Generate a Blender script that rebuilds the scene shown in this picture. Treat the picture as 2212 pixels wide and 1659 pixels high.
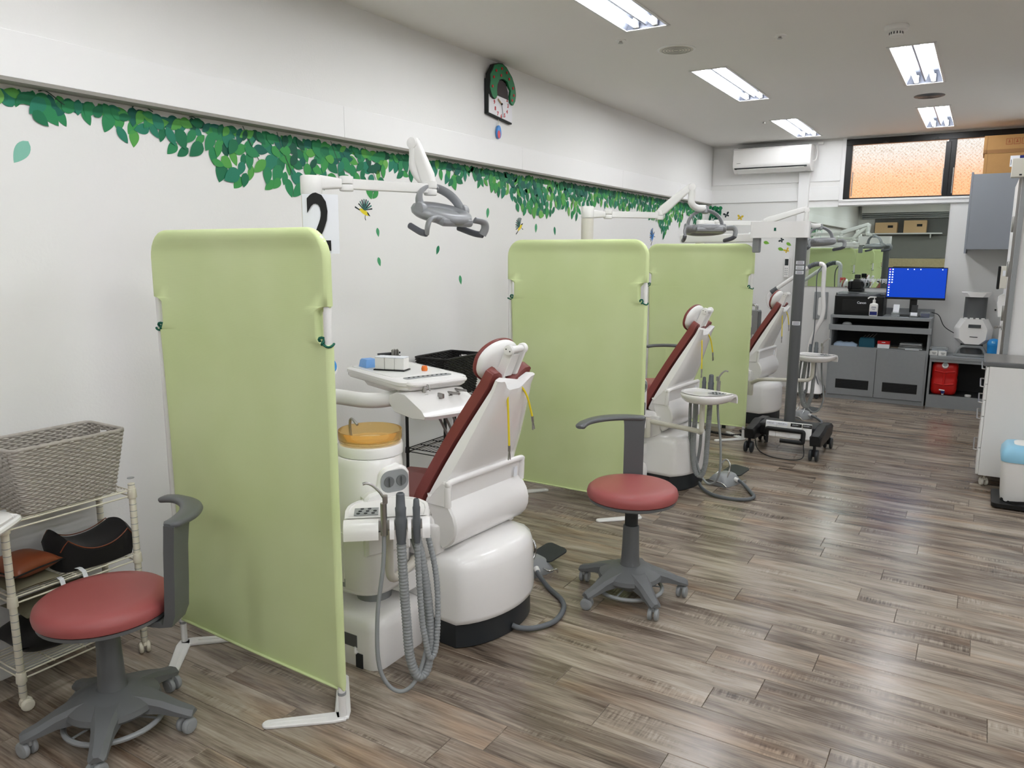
import bpy, bmesh, math, random
from mathutils import Vector, Matrix, Euler
for o in list(bpy.data.objects): bpy.data.objects.remove(o, do_unlink=True)
SC = bpy.context.scene
COL = SC.collection
PI = math.pi
R = math.radians

# ---------------------------------------------------------------- camera
cd = bpy.data.cameras.new('camera'); cam = bpy.data.objects.new('camera', cd); COL.objects.link(cam)
cd.sensor_width = 36.0; cd.lens = 36.0 * 1646.626 / 2212.0; cd.clip_start = 0.02
_r = Vector((0.85286339, 0.5221218, 0.00358685)); _u = Vector((-0.0922453, 0.14391005, 0.98528204)); _f = Vector((-0.51392105, 0.84064185, -0.17089889))
cam.matrix_world = Matrix(((_r.x, _u.x, -_f.x, 0), (_r.y, _u.y, -_f.y, 0), (_r.z, _u.z, -_f.z, 1.575), (0, 0, 0, 1)))
SC.camera = cam

# ---------------------------------------------------------------- daylight outside the window and exposure
wd = bpy.data.worlds.new('World'); SC.world = wd; wd.use_nodes = True
wd.node_tree.nodes['Background'].inputs[0].default_value = (0.93, 0.97, 1.0, 1); wd.node_tree.nodes['Background'].inputs[1].default_value = 0.62
sl = bpy.data.lights.new('sun', 'SUN'); sl.energy = 2.6; sl.angle = 0.01; so = bpy.data.objects.new('sun', sl); COL.objects.link(so); so.rotation_euler = (R(32), 0, R(-14))     # lights the lane wall outside the window
SC.view_settings.view_transform = 'Standard'; SC.view_settings.look = 'None'
SC.view_settings.gamma = 1.0; SC.view_settings.use_curve_mapping = False
SC.view_settings.exposure = 1.02
TUBE_WATT = 22.0        # brightness of the fluorescent tubes

# ---------------------------------------------------------------- helpers
def lin(c):
    out = []
    for v in c[:3]:
        v /= 255.0
        out.append(v / 12.92 if v <= 0.04045 else ((v + 0.055) / 1.055) ** 2.4)
    return (out[0], out[1], out[2], 1.0)

class MB:
    def __init__(self, T=None):
        self.bm = bmesh.new(); self.T = T or Matrix.Identity(4); self.wn = False
    def _fin(self, vs):
        if self.T != Matrix.Identity(4):
            for v in vs: v.co = self.T @ v.co
    def box(self, c, s, b=0.0, rot=None, seg=2):
        m = Matrix.Translation(c)
        if rot is not None: m = m @ (Euler(rot).to_matrix().to_4x4() if not isinstance(rot, Matrix) else rot.to_4x4())
        m = m @ Matrix.Diagonal((s[0], s[1], s[2], 1))
        g = bmesh.ops.create_cube(self.bm, size=1.0, matrix=m)['verts']
        if b > 0:
            self.wn = True
            es = list({e for v in g for e in v.link_edges})
            b = min(b, min(s) * 0.49)
            r = bmesh.ops.bevel(self.bm, geom=es, offset=b, segments=seg, profile=0.5, affect='EDGES', clamp_overlap=True)
            g = r['verts'] if r['verts'] else g
            g = list({v for f in r['faces'] for v in f.verts} | {v for v in g if v.is_valid})
        self._fin(g); return self
    def ring(self, pts):
        return [self.bm.verts.new(p) for p in pts]
    def bridge(self, a, b, closed=True):
        n = len(a)
        for i in range(n if closed else n - 1):
            j = (i + 1) % n
            try: self.bm.faces.new((a[i], a[j], b[j], b[i]))
            except ValueError: pass
    def loft(self, secs, cap0=True, cap1=True, closed=True):
        rs = [self.ring(s) for s in secs]
        for a, b in zip(rs, rs[1:]): self.bridge(a, b, closed)
        if closed:
            if cap0: self.bm.faces.new(list(reversed(rs[0])))
            if cap1: self.bm.faces.new(rs[-1])
        self._fin([v for r in rs for v in r]); return self
    def cyl(self, p0, p1, r0, r1=None, seg=16, bev=0.0):
        r1 = r0 if r1 is None else r1
        p0 = Vector(p0); p1 = Vector(p1); d = (p1 - p0); L = d.length; d.normalize()
        a = d.orthogonal().normalized(); b = d.cross(a)
        def rg(p, r): return [p + (a * math.cos(2 * PI * i / seg) + b * math.sin(2 * PI * i / seg)) * r for i in range(seg)]
        if bev > 0:
            bev = min(bev, L * .45, r0 * .9, r1 * .9)
            secs = [rg(p0, r0 - bev), rg(p0 + d * bev * .3, r0 - bev * .3), rg(p0 + d * bev, r0), rg(p1 - d * bev, r1), rg(p1 - d * bev * .3, r1 - bev * .3), rg(p1, r1 - bev)]
        else: secs = [rg(p0, r0), rg(p1, r1)]
        return self.loft(secs)
    def tube(self, pts, r, seg=8, closed=False, rad=None, flat=None, up=None):
        pts = [Vector(p) for p in pts]; n = len(pts); secs = []
        def tan(i):
            if closed: return (pts[(i + 1) % n] - pts[i - 1]).normalized()
            return (pts[min(i + 1, n - 1)] - pts[max(i - 1, 0)]).normalized()
        t = tan(0); a = Vector(up) - t * Vector(up).dot(t) if up else t.orthogonal(); a.normalize()
        for i in range(n):
            t = tan(i)
            if up: a = Vector(up)
            a = a - t * a.dot(t)
            if a.length < 1e-6: a = t.orthogonal()
            a.normalize(); b = t.cross(a); rr = rad[i] if rad else r
            ra, rb = (rr, rr) if not flat else (rr * flat[0], rr * flat[1])
            secs.append([pts[i] + a * math.cos(2 * PI * k / seg) * ra + b * math.sin(2 * PI * k / seg) * rb for k in range(seg)])
        if closed:
            rs = [self.ring(s) for s in secs]
            for i in range(n):
                A, B = rs[i], rs[(i + 1) % n]
                self.bridge(A, B)
            self._fin([v for q in rs for v in q]); return self
        return self.loft(secs)
    def lathe(self, prof, c=(0, 0, 0), seg=24, axis=None, sx=1.0, sy=1.0):
        c = Vector(c); M = Matrix.Identity(3)
        if axis is not None: M = Vector((0, 0, 1)).rotation_difference(Vector(axis)).to_matrix()
        secs = []
        for r, z in prof:
            r = max(r, 1e-4)
            secs.append([c + M @ Vector((r * sx * math.cos(2 * PI * i / seg), r * sy * math.sin(2 * PI * i / seg), z)) for i in range(seg)])
        return self.loft(secs)
    def prism(self, poly, h, M=None, bev=0.0, off=0.0):
        """2-D outline extruded along local z from off to off+h"""
        M = M or Matrix.Identity(4)
        if bev > 0:
            self.wn = True; ins = inset(poly, bev); secs = [[M @ Vector((p[0], p[1], off)) for p in ins], [M @ Vector((p[0], p[1], off + bev)) for p in poly], [M @ Vector((p[0], p[1], off + h - bev)) for p in poly], [M @ Vector((p[0], p[1], off + h)) for p in ins]]
        else: secs = [[M @ Vector((p[0], p[1], off)) for p in poly], [M @ Vector((p[0], p[1], off + h)) for p in poly]]
        return self.loft(secs)
    def sphere(self, c, r, s=(1, 1, 1), u=16, v=10):
        g = bmesh.ops.create_uvsphere(self.bm, u_segments=u, v_segments=v, radius=r, matrix=Matrix.Translation(c) @ Matrix.Diagonal((s[0], s[1], s[2], 1)))['verts']
        self._fin(g); return self
    def poly(self, pts):
        vs = self.ring([Vector(p) for p in pts]); self.bm.faces.new(vs); self._fin(vs); return self
    def mesh(self, name, mat, sharp=38):
        bmesh.ops.recalc_face_normals(self.bm, faces=self.bm.faces[:])
        me = bpy.data.meshes.new(name); self.bm.to_mesh(me); self.bm.free()
        me.polygons.foreach_set('use_smooth', [True] * len(me.polygons))
        me.set_sharp_from_angle(angle=R(sharp))
        if mat: me.materials.append(mat)
        return me
    def obj(self, name, mat, parent=None, sharp=38, **k):
        o = link(name, self.mesh(name, mat, sharp), parent, **k)
        if self.wn:
            w = o.modifiers.new('even_normals', 'WEIGHTED_NORMAL'); w.keep_sharp = True; w.weight = 70
        return o

def inset(poly, d):
    n = len(poly); out = []
    A = sum(poly[i][0] * poly[(i + 1) % n][1] - poly[(i + 1) % n][0] * poly[i][1] for i in range(n)); s = 1 if A > 0 else -1
    for i in range(n):
        p = Vector(poly[i]); a = (p - Vector(poly[i - 1])); b = (Vector(poly[(i + 1) % n]) - p)
        a = a.normalized() if a.length > 1e-9 else Vector((1, 0)); b = b.normalized() if b.length > 1e-9 else a
        na = Vector((-a.y, a.x)) * s; nb = Vector((-b.y, b.x)) * s; m = na + nb
        m = m.normalized() if m.length > 1e-6 else na
        out.append(tuple(p + m * (d / max(0.5, m.dot(na)))))
    return out

def link(name, me, parent=None, loc=None, rot=None, label=None, cat=None, group=None, kind=None):
    o = bpy.data.objects.new(name, me); COL.objects.link(o)
    if parent is not None: o.parent = parent
    if loc is not None: o.location = loc
    if rot is not None: o.rotation_euler = rot
    tag(o, label, cat, group, kind); return o
def tag(o, label=None, cat=None, group=None, kind=None):
    if label: o['label'] = label
    if cat: o['category'] = cat
    if group: o['group'] = group
    if kind: o['kind'] = kind
    return o
def thing(name, label, cat, loc=(0, 0, 0), rz=0.0, group=None):
    return link(name, None, None, loc, (0, 0, rz), label, cat, group)
def dup(o, loc=None, rz=None, label=None, parent=None):
    c = o.copy(); COL.objects.link(c); c.parent = parent
    if loc is not None: c.location = loc
    if rz is not None: c.rotation_euler = (0, 0, rz)
    if label: c['label'] = label
    for ch in list(o.children): dup(ch, parent=c)
    return c
def rr(w, h, r, n=5, cx=0.0, cy=0.0):
    pts = []
    for qx, qy, a0 in ((1, -1, -90), (1, 1, 0), (-1, 1, 90), (-1, -1, 180)):
        for i in range(n + 1):
            a = R(a0 + 90 * i / n); pts.append((cx + qx * (w / 2 - r) + r * math.cos(a), cy + qy * (h / 2 - r) + r * math.sin(a)))
    return pts
def sup(wx, wy, e, n=32, cx=0.0, cy=0.0):
    pts = []
    for i in range(n):
        a = 2 * PI * i / n; c, s = math.cos(a), math.sin(a)
        pts.append((cx + wx * math.copysign(abs(c) ** (2 / e), c), cy + wy * math.copysign(abs(s) ** (2 / e), s)))
    return pts
def spl(pts, n=8, closed=False):
    P = [Vector(p) for p in pts]; out = []; m = len(P)
    for i in range(m if closed else m - 1):
        p0 = P[i - 1] if (i > 0 or closed) else P[0] * 2 - P[1]
        p1 = P[i]; p2 = P[(i + 1) % m]; p3 = P[(i + 2) % m] if (i + 2 < m or closed) else P[-1] * 2 - P[-2]
        for k in range(n):
            t = k / n
            out.append(0.5 * ((2 * p1) + (p2 - p0) * t + (2 * p0 - 5 * p1 + 4 * p2 - p3) * t * t + (3 * p1 - p0 - 3 * p2 + p3) * t ** 3))
    if not closed: out.append(P[-1])
    return out
def fillet(pts, r, n=5):
    P = [Vector(p) for p in pts]; out = [P[0]]
    for i in range(1, len(P) - 1):
        a = (P[i - 1] - P[i]); b = (P[i + 1] - P[i]); d = min(r, a.length * .49, b.length * .49)
        A = P[i] + a.normalized() * d; B = P[i] + b.normalized() * d
        for k in range(n + 1):
            t = k / n; out.append(A * (1 - t) ** 2 + P[i] * 2 * t * (1 - t) + B * t * t)
    out.append(P[-1]); return out
def frame(o, x, z):
    """matrix with given origin, x axis and z axis"""
    x = Vector(x).normalized(); z = Vector(z); z = (z - x * z.dot(x)).normalized(); y = z.cross(x)
    return Matrix(((x.x, y.x, z.x, o[0]), (x.y, y.y, z.y, o[1]), (x.z, y.z, z.z, o[2]), (0, 0, 0, 1)))
_font = {}
def text(name, s, size, M, mat, parent=None, ext=0.0004, bold=0.0, align='CENTER', sx=1.0):
    cu = bpy.data.curves.new(name, 'FONT'); cu.body = s; cu.size = size; cu.extrude = ext; cu.align_x = align; cu.align_y = 'CENTER'; cu.offset = bold; cu.resolution_u = 3
    o = bpy.data.objects.new(name, cu); COL.objects.link(o)
    me = bpy.data.meshes.new_from_object(o.evaluated_get(bpy.context.evaluated_depsgraph_get()))
    bpy.data.objects.remove(o, do_unlink=True); bpy.data.curves.remove(cu)
    me.transform(M @ Matrix.Diagonal((sx, 1, 1, 1))); me.materials.clear(); me.materials.append(mat)
    return link(name, me, parent)

# ---------------------------------------------------------------- materials
def mat(name, col, rough=0.5, metal=0.0, spec=0.5, bump=0.0, bscale=200.0, vary=0.0, vscale=8.0, coat=0.0, trans=0.0, ior=1.45, emit=None, estr=0.0, sheen=0.0, raw=False):
    m = bpy.data.materials.new(name); m.use_nodes = True; nt = m.node_tree; p = nt.nodes['Principled BSDF']
    c = col if raw else lin(col)
    p.inputs['Base Color'].default_value = c; p.inputs['Roughness'].default_value = rough; p.inputs['Metallic'].default_value = metal
    p.inputs['Specular IOR Level'].default_value = spec; p.inputs['Coat Weight'].default_value = coat; p.inputs['Transmission Weight'].default_value = trans; p.inputs['IOR'].default_value = ior
    if sheen: p.inputs['Sheen Weight'].default_value = sheen
    if emit: p.inputs['Emission Color'].default_value = lin(emit); p.inputs['Emission Strength'].default_value = estr
    if bump or vary:
        tc = nt.nodes.new('ShaderNodeTexCoord')
    if vary:
        n = nt.nodes.new('ShaderNodeTexNoise'); n.inputs['Scale'].default_value = vscale; n.inputs['Detail'].default_value = 6
        nt.links.new(tc.outputs['Object'], n.inputs['Vector'])
        mx = nt.nodes.new('ShaderNodeMix'); mx.data_type = 'RGBA'; mx.blend_type = 'MULTIPLY'; mx.inputs[0].default_value = 1.0
        cr = nt.nodes.new('ShaderNodeMapRange'); cr.inputs['To Min'].default_value = 1 - vary; cr.inputs['To Max'].default_value = 1 + vary
        nt.links.new(n.outputs['Fac'], cr.inputs['Value']); mx.inputs[6].default_value = c
        nt.links.new(cr.outputs['Result'], mx.inputs[7]); nt.links.new(mx.outputs[2], p.inputs['Base Color'])
    if bump:
        n = nt.nodes.new('ShaderNodeTexNoise'); n.inputs['Scale'].default_value = bscale; n.inputs['Detail'].default_value = 3
        nt.links.new(tc.outputs['Object'], n.inputs['Vector'])
        b = nt.nodes.new('ShaderNodeBump'); b.inputs['Strength'].default_value = bump; b.inputs['Distance'].default_value = 0.002
        nt.links.new(n.outputs['Fac'], b.inputs['Height']); nt.links.new(b.outputs['Normal'], p.inputs['Normal'])
    return m
M = {}
M['wall'] = mat('wall_plaster', (232, 231, 229), 0.75, spec=0.25, bump=0.25, bscale=90)
M['ceiling'] = mat('ceiling_paint', (236, 234, 230), 0.8, spec=0.2, bump=0.1, bscale=120)
M['paint'] = mat('white_trim_paint', (236, 235, 234), 0.5, spec=0.3)
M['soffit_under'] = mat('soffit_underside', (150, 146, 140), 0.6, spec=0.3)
M['gapdark'] = mat('floor_joint', (46, 40, 36), 0.8)
M['white'] = mat('white_gloss_plastic', (244, 242, 240), 0.22, coat=0.4, spec=0.5)
M['whitem'] = mat('white_satin_plastic', (238, 237, 234), 0.4)
M['cream'] = mat('cream_plastic', (216, 212, 200), 0.45)
M['black'] = mat('black_plastic', (16, 17, 18), 0.42)
M['blackm'] = mat('black_matt', (12, 12, 12), 0.7)
M['charcoal'] = mat('charcoal_plastic', (40, 44, 47), 0.4)
M['grey'] = mat('grey_plastic', (104, 106, 107), 0.42, bump=0.08, bscale=600)
M['greyd'] = mat('dark_grey_plastic', (94, 96, 97), 0.35)
M['greyl'] = mat('light_grey_plastic', (150, 153, 154), 0.4)
M['hose'] = mat('grey_hose_rubber', (150, 154, 155), 0.5)
M['hosed'] = mat('dark_grey_rubber', (98, 102, 106), 0.5)
M['lamp'] = mat('silver_grey_lamp_body', (150, 152, 155), 0.33, metal=0.15)
M['lampd'] = mat('lamp_grip_grey', (88, 90, 98), 0.5)
M['red'] = mat('dark_red_vinyl', (160, 84, 82), 0.38, bump=0.12, bscale=500, spec=0.45)
M['redd'] = mat('maroon_vinyl', (128, 62, 58), 0.42, bump=0.1, bscale=500)
M['chrome'] = mat('chrome', (205, 205, 205), 0.12, metal=1.0)
M['steel'] = mat('brushed_steel', (170, 168, 165), 0.32, metal=1.0)
M['cabgrey'] = mat('grey_laminate', (146, 149, 151), 0.5, vary=0.05, vscale=30)
M['cabgreyl'] = mat('blue_grey_laminate', (140, 144, 151), 0.5)
M['cabdark'] = mat('dark_cabinet_inside', (52, 53, 54), 0.7)
M['card'] = mat('cardboard', (176, 134, 84), 0.8, vary=0.06, vscale=20)
M['cardd'] = mat('cardboard_tape', (150, 108, 66), 0.5)
M['redcan'] = mat('red_polyethylene', (205, 26, 22), 0.35)
M['blue'] = mat('blue_plastic', (36, 140, 214), 0.35)
M['lblue'] = mat('light_blue_plastic', (122, 176, 240), 0.4)
M['skyblue'] = mat('pale_blue_plastic', (150, 205, 232), 0.35)
M['navy'] = mat('navy_print', (28, 38, 110), 0.5)
M['yellow'] = mat('yellow_cord', (238, 214, 40), 0.5)
M['teal'] = mat('dark_teal_fabric', (20, 80, 100), 0.7)
M['tie'] = mat('green_elastic_cord', (10, 92, 72), 0.7)
M['paper'] = mat('white_paper', (238, 240, 246), 0.7)
M['ink'] = mat('black_ink', (10, 10, 11), 0.6)
M['inkred'] = mat('red_ink', (190, 40, 44), 0.6)
M['wirec'] = mat('cream_wire_coating', (224, 218, 200), 0.4)
M['wireb'] = mat('black_wire_coating', (14, 14, 14), 0.5)
M['amber'] = mat('amber_glass', (255, 222, 156), 0.06, trans=0.85, ior=1.2)
M['suede'] = mat('black_suede', (13, 9, 9), 0.85, sheen=0.08)
M['rust'] = mat('rust_leather', (120, 60, 34), 0.4, bump=0.2, bscale=60)
M['khaki'] = mat('khaki_cloth', (118, 112, 92), 0.8)
M['screenblue'] = mat('screen_blue', (2, 30, 120), 0.3, emit=(0, 62, 180), estr=0.5)
M['clear'] = mat('clear_plastic', (235, 240, 240), 0.08, trans=0.85, ior=1.2)
M['mirror'] = mat('mirror_silver', (222, 232, 226), 0.0, metal=1.0)
M['winframe'] = mat('black_window_frame', (10, 10, 12), 0.35)
# ================================================================ special materials
def nodes(name):
    m = bpy.data.materials.new(name); m.use_nodes = True; nt = m.node_tree; return m, nt, nt.nodes['Principled BSDF'], nt.nodes.new, nt.links.new
def ramp(N, stops):
    r = N('ShaderNodeValToRGB'); e = r.color_ramp.elements
    while len(e) < len(stops): e.new(0.5)
    for k, (p, c) in zip(e, stops): k.position = p; k.color = lin(c)
    return r
def plank_mat():
    m, nt, p, N, L = nodes('weathered_oak_plank')
    geo = N('ShaderNodeNewGeometry'); oi = N('ShaderNodeObjectInfo')
    add = N('ShaderNodeMath'); add.operation = 'ADD'; L(oi.outputs['Random'], add.inputs[0]); L(geo.outputs['Random Per Island'], add.inputs[1])
    wn = N('ShaderNodeTexWhiteNoise'); wn.noise_dimensions = '1D'; L(add.outputs[0], wn.inputs['W'])
    sc = N('ShaderNodeVectorMath'); sc.operation = 'SCALE'; sc.inputs['Scale'].default_value = 37.0; L(wn.outputs['Color'], sc.inputs[0])
    ps = N('ShaderNodeVectorMath'); ps.operation = 'ADD'; L(geo.outputs['Position'], ps.inputs[0]); L(sc.outputs[0], ps.inputs[1])
    def noise(scale, detail, s=1.0, rough=0.55, dist=0.0):
        mp = N('ShaderNodeMapping'); mp.inputs['Scale'].default_value = scale; L(ps.outputs[0], mp.inputs['Vector'])
        n = N('ShaderNodeTexNoise'); n.inputs['Scale'].default_value = s; n.inputs['Detail'].default_value = detail; n.inputs['Roughness'].default_value = rough; n.inputs['Distortion'].default_value = dist
        L(mp.outputs[0], n.inputs['Vector']); return n
    big = noise((2.2, 15, 1), 7, dist=0.7); fine = noise((7, 150, 1), 5); warm = noise((1.3, 5, 1), 3); saw = noise((110, 9, 1), 3); sawm = noise((2.0, 11, 1), 3)
    mixv = N('ShaderNodeMath'); mixv.operation = 'MULTIPLY_ADD'; mixv.inputs[1].default_value = 0.62; L(big.outputs['Fac'], mixv.inputs[0])
    fm = N('ShaderNodeMath'); fm.operation = 'MULTIPLY'; fm.inputs[1].default_value = 0.30; L(fine.outputs['Fac'], fm.inputs[0]); L(fm.outputs[0], mixv.inputs[2])
    # transverse saw marks in patches
    sm = N('ShaderNodeMapRange'); sm.inputs['From Min'].default_value = 0.56; sm.inputs['From Max'].default_value = 0.72; L(sawm.outputs['Fac'], sm.inputs['Value'])
    sx = N('ShaderNodeMath'); sx.operation = 'SUBTRACT'; sx.inputs[1].default_value = 0.5; L(saw.outputs['Fac'], sx.inputs[0])
    sp = N('ShaderNodeMath'); sp.operation = 'MULTIPLY'; L(sx.outputs[0], sp.inputs[0]); L(sm.outputs['Result'], sp.inputs[1])
    tot = N('ShaderNodeMath'); tot.operation = 'MULTIPLY_ADD'; tot.inputs[1].default_value = 0.75; L(sp.outputs[0], tot.inputs[0]); L(mixv.outputs[0], tot.inputs[2])
    isl = N('ShaderNodeMath'); isl.operation = 'MULTIPLY_ADD'; isl.inputs[1].default_value = 0.10; L(wn.outputs['Value'], isl.inputs[0]); L(tot.outputs[0], isl.inputs[2])
    r = ramp(N, [(0.33, (70, 60, 51)), (0.43, (112, 99, 87)), (0.53, (146, 133, 119)), (0.66, (177, 165, 150))]); L(isl.outputs[0], r.inputs[0])
    wr = N('ShaderNodeMapRange'); wr.inputs['From Min'].default_value = 0.54; wr.inputs['From Max'].default_value = 0.75; wr.inputs['To Max'].default_value = 0.55; L(warm.outputs['Fac'], wr.inputs['Value'])
    mx = N('ShaderNodeMix'); mx.data_type = 'RGBA'; mx.blend_type = 'MULTIPLY'; L(wr.outputs['Result'], mx.inputs[0]); L(r.outputs[0], mx.inputs[6]); mx.inputs[7].default_value = lin((255, 214, 172))
    L(mx.outputs[2], p.inputs['Base Color'])
    rg = N('ShaderNodeMapRange'); rg.inputs['To Min'].default_value = 0.15; rg.inputs['To Max'].default_value = 0.30; L(fine.outputs['Fac'], rg.inputs['Value']); L(rg.outputs['Result'], p.inputs['Roughness'])
    b = N('ShaderNodeBump'); b.inputs['Strength'].default_value = 0.10; b.inputs['Distance'].default_value = 0.0015; L(isl.outputs[0], b.inputs['Height']); L(b.outputs['Normal'], p.inputs['Normal'])
    return m
M['plank'] = plank_mat()
def fabric_mat():
    m, nt, p, N, L = nodes('pale_green_knit')
    tc = N('ShaderNodeTexCoord'); n = N('ShaderNodeTexNoise'); n.inputs['Scale'].default_value = 2.2; n.inputs['Detail'].default_value = 2; L(tc.outputs['Object'], n.inputs['Vector'])
    r = ramp(N, [(0.35, (211, 226, 164)), (0.65, (219, 232, 176))]); L(n.outputs['Fac'], r.inputs[0]); L(r.outputs[0], p.inputs['Base Color'])
    p.inputs['Roughness'].default_value = 0.75; p.inputs['Specular IOR Level'].default_value = 0.2; p.inputs['Sheen Weight'].default_value = 0.15
    def wav(d):
        w = N('ShaderNodeTexWave'); w.bands_direction = d; w.inputs['Scale'].default_value = 110; L(tc.outputs['Object'], w.inputs['Vector']); return w
    a, c = wav('X'), wav('Z'); ad = N('ShaderNodeMath'); L(a.outputs['Fac'], ad.inputs[0]); L(c.outputs['Fac'], ad.inputs[1])
    b = N('ShaderNodeBump'); b.inputs['Strength'].default_value = 0.12; b.inputs['Distance'].default_value = 0.001; L(ad.outputs[0], b.inputs['Height']); L(b.outputs['Normal'], p.inputs['Normal'])
    return m
M['fabric'] = fabric_mat()
def wireglass_mat():
    m, nt, p, N, L = nodes('frosted_wired_glass')
    tc = N('ShaderNodeTexCoord'); sep = N('ShaderNodeSeparateXYZ'); L(tc.outputs['Object'], sep.inputs[0])
    lines = []
    for s in (1, -1):
        k = N('ShaderNodeMath'); k.operation = 'MULTIPLY_ADD'; k.inputs[1].default_value = s; L(sep.outputs['X'], k.inputs[0]); L(sep.outputs['Z'], k.inputs[2])
        k2 = N('ShaderNodeMath'); k2.operation = 'MULTIPLY'; k2.inputs[1].default_value = 27.0; L(k.outputs[0], k2.inputs[0])
        f = N('ShaderNodeMath'); f.operation = 'PINGPONG'; f.inputs[1].default_value = 0.5; L(k2.outputs[0], f.inputs[0])
        lt = N('ShaderNodeMath'); lt.operation = 'LESS_THAN'; lt.inputs[1].default_value = 0.07; L(f.outputs[0], lt.inputs[0]); lines.append(lt)
    mxl = N('ShaderNodeMath'); mxl.operation = 'MAXIMUM'; L(lines[0].outputs[0], mxl.inputs[0]); L(lines[1].outputs[0], mxl.inputs[1])
    n = N('ShaderNodeTexNoise'); n.inputs['Scale'].default_value = 60; n.inputs['Detail'].default_value = 4; L(tc.outputs['Object'], n.inputs['Vector'])
    cr = ramp(N, [(0.32, (196, 172, 146)), (0.58, (248, 246, 238))]); L(n.outputs['Fac'], cr.inputs[0])
    mx = N('ShaderNodeMix'); mx.data_type = 'RGBA'; L(mxl.outputs[0], mx.inputs[0]); L(cr.outputs[0], mx.inputs[6]); mx.inputs[7].default_value = (1, 1, 1, 1)
    L(mx.outputs[2], p.inputs['Base Color']); p.inputs['Transmission Weight'].default_value = 0.93; p.inputs['Roughness'].default_value = 0.5; p.inputs['IOR'].default_value = 1.3
    b = N('ShaderNodeBump'); b.inputs['Strength'].default_value = 0.5; b.inputs['Distance'].default_value = 0.003; L(n.outputs['Fac'], b.inputs['Height']); L(b.outputs['Normal'], p.inputs['Normal'])
    return m
M['wireglass'] = wireglass_mat()
def tube_mat():
    m = bpy.data.materials.new('fluorescent_tube'); m.use_nodes = True; nt = m.node_tree; nt.nodes.remove(nt.nodes['Principled BSDF'])
    e = nt.nodes.new('ShaderNodeEmission'); e.inputs[0].default_value = (0.96, 0.98, 1.0, 1); e.inputs[1].default_value = TUBE_WATT
    nt.links.new(e.outputs[0], nt.nodes['Material Output'].inputs[0]); return m
M['tube'] = tube_mat()
M['brick'] = mat('rust_brown_rendered_wall', (240, 176, 122), 0.9, vary=0.25, vscale=14)
M['beige'] = mat('beige_stone_panel', (196, 180, 140), 0.4, vary=0.25, vscale=40)
M['darkpanel'] = mat('dark_grey_wall_panel', (104, 104, 102), 0.45, vary=0.05)
M['midpanel'] = mat('grey_wall_panel', (128, 128, 124), 0.45, vary=0.05)

# ================================================================ the room
XL, XS, YB, ZC = -2.97, -2.885, 9.35, 2.82
XR, YF = 3.3, -3.3
ZB0, ZB1 = 2.155, 2.31      # soffit band
def struct(name, mb, m, parent=None): return mb.obj(name, M[m], parent, kind=None if parent else 'structure')
floor = struct('floor', MB().box(((XL + XR) / 2, (YF + YB) / 2, -0.056), (XR - XL + .4, YB - YF + .4, 0.104)), 'gapdark')
struct('wall_left', MB().box((XL - .1, (YF + YB) / 2, 1.5), (.2, YB - YF + .4, 3.1)), 'wall')
sf = struct('wall_left_soffit', MB().box(((XL + XS) / 2 - .006, (YF + YB) / 2, (ZB1 + ZC + .15) / 2), (XS - XL - .012, YB - YF, ZC + .15 - ZB1)), 'wall')
bnd = MB()
for y0, y1 in ((YF, -.55), (-.55, 1.25), (1.25, 3.05), (3.05, 4.85), (4.85, 6.65), (6.65, 8.2), (8.2, YB)):
    bo = MB().box(((XL + XS) / 2, (y0 + y1) / 2, (ZB0 + ZB1) / 2), (XS - XL, y1 - y0 - .0012, ZB1 - ZB0), .0015, seg=1).obj('band_board', M['paint'], sf)
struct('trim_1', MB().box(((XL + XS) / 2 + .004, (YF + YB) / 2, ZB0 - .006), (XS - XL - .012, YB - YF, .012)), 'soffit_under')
# back wall around the window opening
WX0, WX1, WZ0, WZ1 = -1.41, 0.36, 2.16, 2.80
bw = MB()
for x0, x1, z0, z1 in ((XL - .2, WX0, -.05, 3.0), (WX0, WX1, -.05, WZ0), (WX0, WX1, WZ1, 3.0), (WX1, 0.9, -.05, 3.0)):
    bw.box(((x0 + x1) / 2, YB + .075, (z0 + z1) / 2), (x1 - x0, .15, z1 - z0))
wb = struct('wall_back', bw, 'wall')
MB().box(((XS + -1.45) / 2, YB - .008, (ZB0 + ZB1) / 2), (-1.45 - XS, .016, ZB1 - ZB0 - .004), .002, seg=1).obj('band_board', M['paint'], wb)
MB().box(((XS + -1.45) / 2, YB - .005, 2.58), (-1.45 - XS, .010, .43), .002, seg=1).obj('panel_board', M['paint'], wb)
MB().box(((-1.45 + .3) / 2, YB - .012, 2.125), (1.75, .024, .062), .003, seg=1).obj('ledge_board', M['paint'], wb)
# window 1: black sliding window above the mirror
w1 = struct('window_1', MB().box(((WX0 + WX1) / 2, YB + .01, WZ1 - .032), (WX1 - WX0, .07, .065), .004), 'winframe')
for x, w in ((WX0 + .032, .064), (-.39, .075), (.33, .06)):
    MB().box((x, YB + .012, (WZ0 + WZ1) / 2 - .03), (w, .06, WZ1 - WZ0 - .06), .004).obj('frame_post', M['winframe'], w1)
MB().box((-.425, YB - .012, 2.44), (.05, .03, .55), .004).obj('frame_post', M['winframe'], w1)
MB().box(((WX0 + WX1) / 2, YB + .012, WZ0 + .007), (WX1 - WX0, .06, .014), .003).obj('frame_rail', M['winframe'], w1)
for x0, x1 in ((WX0 + .062, -.445), (-.355, .305)):
    MB().box(((x0 + x1) / 2, YB + .02, (WZ0 + WZ1) / 2 - .028), (x1 - x0, .008, WZ1 - WZ0 - .075)).obj('pane', M['wireglass'], w1)
for x in (-1.02, -.53, -.13):
    MB().box((x, YB - .018, 2.742), (.05, .03, .012), .003).cyl((x, YB - .02, 2.75), (x, YB - .02, 2.775), .008, .004, 8).obj('latch', M['charcoal'], w1)
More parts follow.
